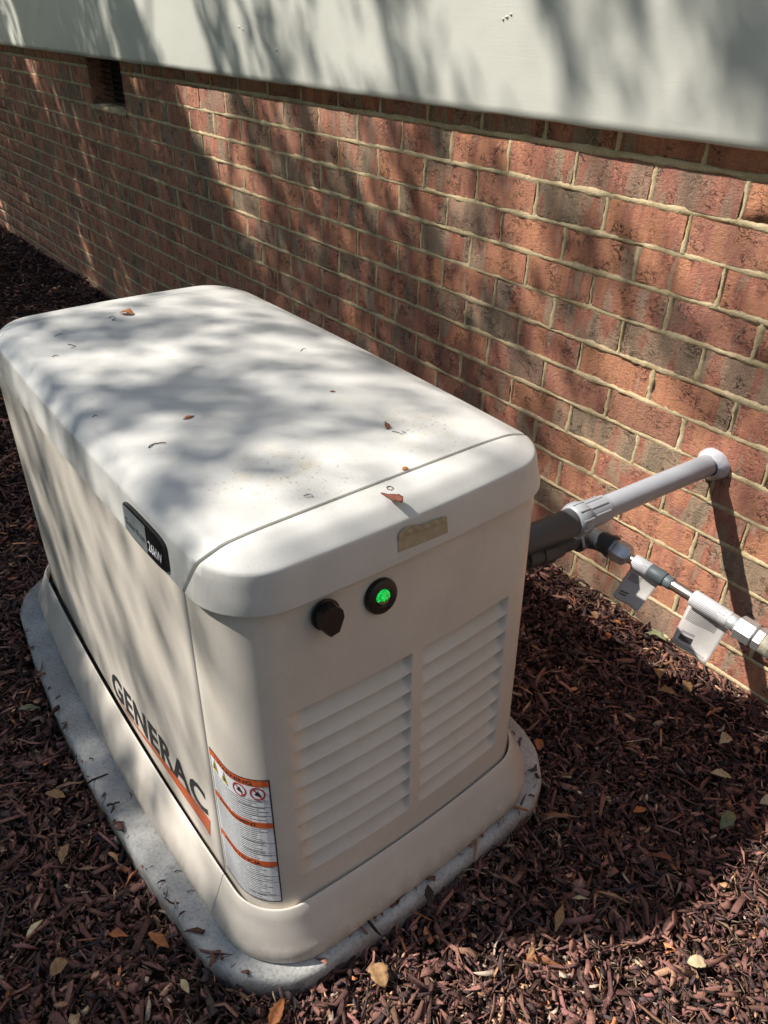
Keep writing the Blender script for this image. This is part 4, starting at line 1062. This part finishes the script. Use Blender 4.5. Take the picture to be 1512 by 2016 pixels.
# ------------------------------------------------------------------ trees up-sun of the wall: their leaves dapple the light
DU = Vector((SUN.y, -SUN.x, 0)).normalized(); DV = DU.cross(SUN)
OCC = np.array([(0.630,-0.711,0.00,0.030),(0.656,-0.725,0.00,0.030),(0.695,-0.711,0.00,0.029),(0.711,-0.728,0.00,0.029),(0.742,-0.719,0.00,0.029),(0.776,-0.704,0.00,0.029),(0.817,-0.677,0.00,0.028),(0.856,-0.651,0.00,0.028),(0.905,-0.612,0.00,0.027),(0.952,-0.575,0.00,0.024),(0.995,-0.540,0.15,0.017),(1.037,-0.507,0.35,0.015),(1.083,-0.473,0.50,0.015),(-1.459,-0.220,1.00,0.048),(-1.364,-0.202,1.00,0.047),(-1.262,-0.193,1.00,0.046),(-0.991,0.074,0.90,0.025),(-0.884,0.081,0.90,0.024),(-0.708,0.299,0.80,0.036),(-0.693,0.236,0.60,0.030),(-0.564,0.390,0.90,0.041),(-0.497,0.394,1.00,0.034),(-0.307,0.579,0.90,0.036),(-0.301,0.522,0.90,0.031),(-0.185,0.683,1.00,0.040),(-0.166,0.652,1.00,0.040),(-0.111,0.636,0.90,0.034),(-0.000,0.705,1.00,0.032),(0.052,0.845,0.70,0.030),(0.173,0.861,0.90,0.038),(0.190,0.947,0.70,0.023),(0.140,0.806,0.90,0.030),(0.235,0.882,0.80,0.019),(0.211,0.917,0.80,0.018),(-2.340,-0.910,0.00,0.123),(-1.861,-0.570,0.05,0.065),(-1.821,-0.505,0.50,0.017),(-1.769,-0.525,0.40,0.017),(-2.821,-1.249,0.60,0.022),(-1.681,-0.483,0.00,0.042),(-1.070,-0.003,0.10,0.020),(-0.837,0.135,0.15,0.024),(-1.111,0.013,0.30,0.020),(-0.392,0.531,0.15,0.015),(-0.376,0.522,0.15,0.015),(-0.323,0.513,0.20,0.015),(-0.285,0.506,0.30,0.015),(0.017,0.773,0.05,0.029),(0.108,0.870,0.40,0.019),(0.267,0.985,0.10,0.035),(0.314,0.961,0.10,0.031),(0.280,1.032,0.20,0.025),(-0.799,0.215,0.50,0.018),(0.259,0.939,0.30,0.018),(0.096,0.904,0.40,0.019),(-1.378,-0.315,1.00,0.027),(-1.310,-0.300,1.00,0.027),(-1.216,-0.275,0.90,0.027),(-1.155,-0.281,0.90,0.027),(-1.095,-0.287,0.80,0.026),(-1.046,-0.292,0.50,0.026),(-1.518,-0.436,0.00,0.041),(-1.383,-0.448,0.00,0.051),(-1.895,-0.871,0.05,0.143),(-2.581,-1.229,0.20,0.015),(-2.554,-1.255,0.15,0.015),(-2.324,-1.211,0.22,0.015),(-2.298,-1.286,0.22,0.015),(-2.131,-1.499,0.20,0.022),(-2.514,-1.761,0.20,0.018),(-2.501,-1.888,0.20,0.018),(-3.824,-2.720,0.40,0.023),(-3.038,-1.550,0.03,0.090),(-3.101,-1.833,0.03,0.127),(-2.636,-1.700,0.03,0.120),(-2.477,-1.257,0.03,0.068),(-2.159,-1.314,0.03,0.107),(-3.459,-2.606,0.03,0.110),(-1.769,-0.686,0.03,0.056),(-1.590,-0.399,0.03,0.041),(-2.903,-1.896,0.00,0.127),(-1.766,-0.981,0.00,0.121),(-1.276,-0.583,0.00,0.084),(-0.902,-0.049,0.30,0.043),(-0.786,0.086,0.10,0.032),(-0.686,0.083,0.35,0.048),(-0.607,0.244,0.90,0.027),(-0.536,0.289,0.50,0.022),(-0.517,0.235,0.40,0.044),(-0.895,-0.204,0.10,0.072),(-0.588,0.040,0.10,0.064),(-0.420,0.351,0.20,0.035),(-0.346,0.428,0.30,0.027),(-0.366,0.311,0.20,0.042),(-0.260,0.371,0.60,0.027),(-0.200,0.472,0.50,0.025),(-0.199,0.549,0.60,0.018),(-0.102,0.614,0.90,0.029),(-0.059,0.601,0.70,0.029),(0.019,0.688,0.80,0.028),(0.066,0.734,0.70,0.016),(0.114,0.762,0.90,0.026),(0.192,0.816,1.00,0.030),(0.301,0.892,1.00,0.028),(0.101,0.698,0.80,0.033),(0.259,0.807,1.00,0.040),(0.317,0.859,1.00,0.029),(0.011,0.582,0.20,0.029),(-0.066,0.573,0.60,0.024),(0.003,0.513,0.15,0.030),(0.082,0.603,0.30,0.029),(0.170,0.699,0.80,0.027),(0.159,0.631,0.15,0.033),(0.116,0.575,0.30,0.023),(0.260,0.755,0.70,0.031),(0.333,0.824,0.60,0.029),(0.256,0.682,0.60,0.032),(0.328,0.768,0.50,0.025),(-0.065,0.513,0.50,0.024),(-0.167,0.370,0.50,0.033),(-0.242,0.245,0.15,0.042),(-0.101,0.345,0.25,0.033),(-0.005,0.439,0.40,0.025),(0.028,0.421,0.50,0.031),(0.143,0.530,0.90,0.041),(0.198,0.554,1.00,0.034),(0.317,0.671,0.35,0.037),(0.380,0.722,0.20,0.036),(0.231,0.531,1.00,0.035),(0.136,0.429,0.90,0.031),(0.066,0.381,0.60,0.032),(-0.082,0.252,0.20,0.041),(0.036,0.272,0.35,0.027),(0.095,0.278,0.50,0.027),(0.173,0.397,1.00,0.037),(0.262,0.515,1.00,0.035),(0.380,0.654,0.60,0.026),(0.423,0.655,0.60,0.026),(0.333,0.491,1.00,0.046),(0.424,0.556,1.00,0.044),(0.247,0.378,1.00,0.037),(0.315,0.373,0.95,0.037),(0.485,0.497,1.00,0.034),(0.439,0.383,1.00,0.036),(0.219,0.251,0.60,0.033),(0.121,0.237,0.50,0.027),(0.104,0.128,0.30,0.028),(0.216,0.169,0.40,0.027),(-0.400,0.093,0.10,0.061),(-0.440,0.135,0.10,0.045),(0.571,-0.170,0.83,0.046),(0.574,-0.125,0.75,0.041),(0.218,-0.133,0.67,0.062),(0.331,-0.031,0.59,0.053),(0.248,-0.186,0.59,0.037),(0.366,-0.121,0.43,0.035),(0.537,0.111,0.63,0.041),(0.472,0.057,0.51,0.032),(0.657,0.292,0.75,0.057),(0.668,0.234,0.59,0.038),(0.775,0.356,0.75,0.035),(0.919,0.176,0.75,0.047),(0.865,0.226,0.75,0.041),(0.930,0.112,0.51,0.032),(1.038,0.096,0.79,0.029),(1.015,0.158,0.83,0.037),(1.014,0.229,0.83,0.036),(0.896,0.300,0.83,0.040),(0.542,-0.150,0.67,0.042),(0.343,-0.301,0.51,0.035),(0.544,-0.283,0.51,0.021),(0.618,-0.276,0.59,0.020),(0.690,-0.186,0.35,0.019),(0.763,-0.141,0.27,0.018),(0.806,-0.077,0.43,0.026),(0.876,-0.085,0.67,0.021),(0.973,-0.042,0.75,0.015),(0.850,-0.123,0.59,0.015),(0.905,0.011,0.27,0.015),(0.428,-0.263,0.11,0.034),(0.415,-0.204,0.11,0.034),(0.722,-0.037,0.05,0.042),(0.710,0.026,0.07,0.037),(0.899,0.044,0.05,0.037),(0.989,0.017,0.07,0.023),(1.029,0.007,0.07,0.018),(1.064,0.012,0.19,0.015),(0.797,0.063,0.15,0.035),(0.604,0.017,0.19,0.040),(0.618,-0.050,0.11,0.040),(0.694,0.107,0.27,0.028),(0.330,0.042,0.31,0.035),(0.792,0.177,0.31,0.030),(0.523,0.181,0.27,0.031),(0.819,0.127,0.43,0.026),(0.664,0.155,0.43,0.024),(1.080,0.056,0.75,0.015),(0.608,-0.229,0.11,0.020),(0.413,-0.333,0.27,0.023),(0.389,-0.083,0.35,0.034),(0.733,0.202,0.43,0.023),(0.602,-0.419,0.50,0.015),(0.617,-0.449,0.10,0.015),(0.705,-0.325,0.70,0.015),(0.454,-0.675,0.30,0.015),(0.810,-0.203,0.60,0.015),(0.606,-0.502,0.70,0.015),(0.689,-0.402,0.10,0.015),(0.801,-0.267,0.80,0.015),(0.852,-0.246,0.80,0.015),(0.672,-0.487,0.10,0.015),(0.735,-0.439,0.80,0.015),(0.779,-0.398,0.20,0.015),(0.833,-0.343,0.90,0.015),(0.932,-0.185,0.90,0.015),(0.974,-0.157,0.30,0.015),(1.015,-0.090,0.80,0.015),(0.559,-0.667,0.05,0.015),(0.605,-0.675,0.10,0.015),(0.704,-0.587,0.30,0.015),(0.837,-0.386,0.80,0.015),(0.889,-0.346,0.25,0.015),(0.974,-0.226,0.90,0.015),(1.058,-0.075,0.60,0.015),(1.012,-0.208,0.90,0.015),(0.737,-0.578,0.80,0.015),(0.608,-0.784,0.05,0.015),(0.809,-0.541,0.70,0.015),(0.918,-0.369,0.30,0.015),(1.068,-0.113,0.80,0.015),(1.073,-0.175,0.70,0.015),(0.983,-0.313,0.25,0.015),(0.902,-0.466,0.80,0.015),(0.996,-0.352,0.30,0.015),(1.043,-0.301,0.35,0.015),(1.083,-0.219,0.90,0.015),(1.121,-0.136,0.90,0.015),(0.948,-0.487,0.90,0.015),(1.095,-0.266,0.80,0.015),(1.090,-0.346,0.90,0.015),(0.756,-0.693,0.00,0.017),(0.626,-0.826,0.00,0.015),(0.841,-0.667,0.05,0.016),(0.926,-0.620,0.10,0.016),(1.018,-0.520,0.40,0.015),(1.093,-0.388,0.90,0.015),(1.072,-0.505,0.70,0.015),(1.215,-0.210,1.00,0.016),(1.257,-0.225,1.00,0.015),(1.190,-0.237,1.00,0.015),(1.271,-0.186,1.00,0.015),(1.239,-0.212,0.90,0.015),(1.284,-0.165,0.90,0.015),(1.237,-0.000,1.00,0.072),(1.219,0.151,1.00,0.072),(1.181,0.237,1.00,0.057),(1.238,-0.061,1.00,0.040),(1.240,0.029,1.00,0.040),(1.212,0.122,1.00,0.040),(1.145,0.214,1.00,0.034),(0.616,0.376,1.00,0.017),(1.244,-0.152,0.80,0.032),(1.229,-0.208,0.80,0.016),(1.285,-0.240,0.50,0.024),(1.293,-0.299,0.10,0.024),(1.246,-0.495,0.05,0.083),(1.097,-0.679,0.05,0.092),(1.264,-0.618,0.05,0.066),(0.766,-0.869,0.05,0.090),(0.234,-1.049,0.05,0.072),(-1.856,-1.859,0.10,0.160),(0.992,-0.679,0.05,0.049),(1.210,-0.214,1.00,0.020),(1.228,-0.249,0.60,0.015),(1.265,-0.293,0.10,0.016),(1.241,-0.365,0.00,0.020),(1.162,-0.447,0.00,0.021),(1.014,-0.557,0.00,0.019),(0.830,-0.693,0.00,0.021),(0.576,-0.846,0.00,0.018),(0.652,0.501,1.00,0.080),(0.652,0.600,1.00,0.080),(0.652,0.698,1.00,0.080),(0.652,0.796,1.00,0.080),(0.652,0.895,1.00,0.080),(0.652,0.993,1.00,0.080),(0.652,1.092,1.00,0.080),(0.652,1.190,0.70,0.080),(0.652,1.387,0.70,0.080),(0.652,1.584,0.70,0.080),(0.760,0.579,1.00,0.080),(0.760,0.678,1.00,0.080),(0.760,0.776,1.00,0.080),(0.760,0.875,1.00,0.080),(0.760,0.973,1.00,0.080),(0.760,1.071,1.00,0.080),(0.760,1.170,1.00,0.080),(0.760,1.268,0.70,0.080),(0.760,1.465,0.70,0.080),(0.760,1.662,0.70,0.080),(0.869,0.657,1.00,0.080),(0.869,0.756,1.00,0.080),(0.869,0.854,1.00,0.080),(0.869,0.953,1.00,0.080),(0.869,1.051,1.00,0.080),(0.869,1.149,1.00,0.080),(0.869,1.248,1.00,0.080),(0.869,1.346,0.70,0.080),(0.869,1.543,0.70,0.080),(0.869,1.740,0.70,0.080),(0.978,0.735,1.00,0.080),(0.978,0.834,1.00,0.080),(0.978,0.932,1.00,0.080),(0.978,1.031,1.00,0.080),(0.978,1.129,1.00,0.080),(0.978,1.228,1.00,0.080),(0.978,1.326,1.00,0.080),(0.978,1.424,0.70,0.080),(0.978,1.621,0.70,0.080),(0.978,1.818,0.70,0.080),(1.086,0.813,1.00,0.080),(1.086,0.912,1.00,0.080),(1.086,1.010,1.00,0.080),(1.086,1.109,1.00,0.080),(1.086,1.207,1.00,0.080),(1.086,1.306,1.00,0.080),(1.086,1.404,1.00,0.080),(1.086,1.502,0.70,0.080),(1.086,1.699,0.70,0.080),(1.086,1.896,0.70,0.080),(1.195,0.891,1.00,0.080),(1.195,0.990,1.00,0.080),(1.195,1.088,1.00,0.080),(1.195,1.187,1.00,0.080),(1.195,1.285,1.00,0.080),(1.195,1.384,1.00,0.080),(1.195,1.482,1.00,0.080),(1.195,1.581,0.70,0.080),(1.195,1.777,0.70,0.080),(1.195,1.974,0.70,0.080)])
ULIT = 1.13
def trees():
    N0 = 430000; u = rng.uniform(-5.0, 2.3, N0); v = rng.uniform(-3.2, 1.9, N0)
    num = np.zeros(N0)+.06*3e-7; den = np.zeros(N0)+3e-7
    for a, b, L, r in OCC:
        s = max(r, .032)*1.15; q_ = ((u-a)**2+(v-b)**2)/(2*s*s); w = (np.exp(-q_)+.004*np.exp(-q_/5))/s*.02
        num += w*L; den += w
    light = num/den; light = np.maximum(light, np.clip((u-ULIT)/.06, 0, 1)*np.clip((v+.34)/.1, 0, 1)); light = np.maximum(light, np.clip((u-ULIT-.2)/.1, 0, 1)*np.clip((v+.42)/.1, 0, 1))
    tau = -np.log(np.clip(light, .012, .995))
    keep = rng.random(N0) < tau/4.5
    u, v = u[keep], v[keep]; n = len(u); w = rng.uniform(5.6, 8.6, n)
    C = np.outer(u, DU)+np.outer(v, DV)-np.outer(w, SUN)
    s = rng.uniform(.020, .037, n); wd = s*rng.uniform(.45, .62, n)
    ax = rng.normal(size=(n, 3)); ax /= np.linalg.norm(ax, axis=1)[:, None]; b = np.cross(ax, rng.normal(size=(n, 3))); b /= np.linalg.norm(b, axis=1)[:, None]; cn = np.cross(ax, b)
    V = np.stack([C-ax*s[:, None], C+b*wd[:, None]+cn*(s*.15)[:, None], C+ax*s[:, None], C-b*wd[:, None]+cn*(s*.15)[:, None]], 1)
    which = (C[:, 1] > 5.6).astype(int)
    stems = [(-4.6, 7.4), (-5.2, 9.2)]; labs = ['tall broadleaf tree nearer the generator, shading the wall', 'tall broadleaf tree farther along the house, shading the wall']
    for k in (0, 1):
        root = tag(empty('shade_tree', (stems[k][0], stems[k][1], 0)), labs[k], 'tree', 'trees shading the wall')
        Vk = V[which == k]; m = len(Vk); base = (np.arange(m)*4)[:, None]
        F = np.concatenate([base+[0, 1, 2], base+[0, 2, 3]], 1).reshape(-1)
        me = bpy.data.meshes.new('crown'); me.vertices.add(m*4); me.vertices.foreach_set('co', Vk.reshape(-1).astype(np.float32)); me.loops.add(len(F)); me.loops.foreach_set('vertex_index', F.astype(np.int32))
        me.polygons.add(2*m); me.polygons.foreach_set('loop_start', (np.arange(2*m)*3).astype(np.int32)); me.update(calc_edges=True); me.validate()
        me.materials.append(CANOPY); cr = link('crown', me); under(root, cr)
        x, y = stems[k]; pts = [Vector((x, y, -.1)), Vector((x+.05, y-.05, 1.5)), Vector((x-.05, y+.05, 3.2)), Vector((x+.05, y, 5.0)), Vector((x+.2, y, 7.2))]
        tube('trunk', pts, [.26, .19, .15, .11, .05], BARK, root, n=14)
        rr2 = random.Random(k)
        cc = Vk.mean(axis=(0, 1))
        for q in range(14):
            tgt = Vector(Vk[rr2.randrange(m)][0]); 
            st = Vector((x, y, rr2.uniform(3.2, 6.0))); mid_ = st.lerp(tgt, .5)+Vector((0, 0, .25)); tube('limb', [st, mid_, tgt], [.032, .018, .006], BARK, root, n=7)
trees()
def sky_screen_tree(x, y, h, seed, label):  # unseen tree, added to cut sky light on the siding and near end
    r = np.random.default_rng(seed); root = tag(empty('added_screen_tree', (x, y, 0)), label, 'tree', 'unseen trees added to screen the sky'); m = 5200
    d = r.normal(size=(m, 3)); d /= np.linalg.norm(d, axis=1)[:, None]; rad = r.random(m)**.45
    lob = 1+.22*np.sin(d[:, 0]*5+seed)*np.cos(d[:, 1]*4+d[:, 2]*3)
    C = np.array([x, y, h*.54])+d*(rad*lob)[:, None]*np.array([2.2, 2.6, h*.46])
    s = r.uniform(.07, .15, m); a = r.normal(size=(m, 3)); a /= np.linalg.norm(a, axis=1)[:, None]; b = np.cross(a, r.normal(size=(m, 3))); b /= np.linalg.norm(b, axis=1)[:, None]
    V = np.stack([C-a*s[:, None], C+b*(s*.6)[:, None], C+a*s[:, None], C-b*(s*.6)[:, None]], 1).reshape(-1, 3)
    F = [(4*i, 4*i+1, 4*i+2, 4*i+3) for i in range(m)]
    o = pmesh('crown', V, F, CANOPY); under(root, o)
    tube('trunk', [Vector((x, y, -.1)), Vector((x+.1, y, 1.2)), Vector((x-.05, y+.1, h*.6))], [.22, .17, .08], BARK, root, n=12)
    for q in range(5):
        a_ = q*1.3+seed; tube('limb', [Vector((x, y, h*(.25+.06*q))), Vector((x+1.4*math.cos(a_), y+1.4*math.sin(a_), h*(.42+.08*q)))], [.06, .015], BARK, root, n=7)
for k_, (x, y, h, lb) in enumerate(((-9.6, -7.5, 7.2, 'bushy tree added to screen the sky, at the near end of the row across the lawn'), (-9.9, -3.2, 7.6, 'tree added to screen the sky, second from the near end of the row across the lawn'), (-9.5, 1.2, 7.3, 'tree added to screen the sky, standing opposite the generator across the lawn'),
                                    (-9.8, 5.6, 7.6, 'tree added to screen the sky, just past the generator across the lawn'), (-9.6, 10.2, 7.4, 'tree added to screen the sky, at the far end of the row across the lawn'), (-6.2, -8.6, 6.6, 'leafy tree added to screen the sky, on the lawn corner behind the viewer'),
                                    (-1.8, -9.6, 6.2, 'leafy tree added to screen the sky, beyond the end of the mulch bed behind the viewer'))): sky_screen_tree(x, y, h, 11+k_, lb)
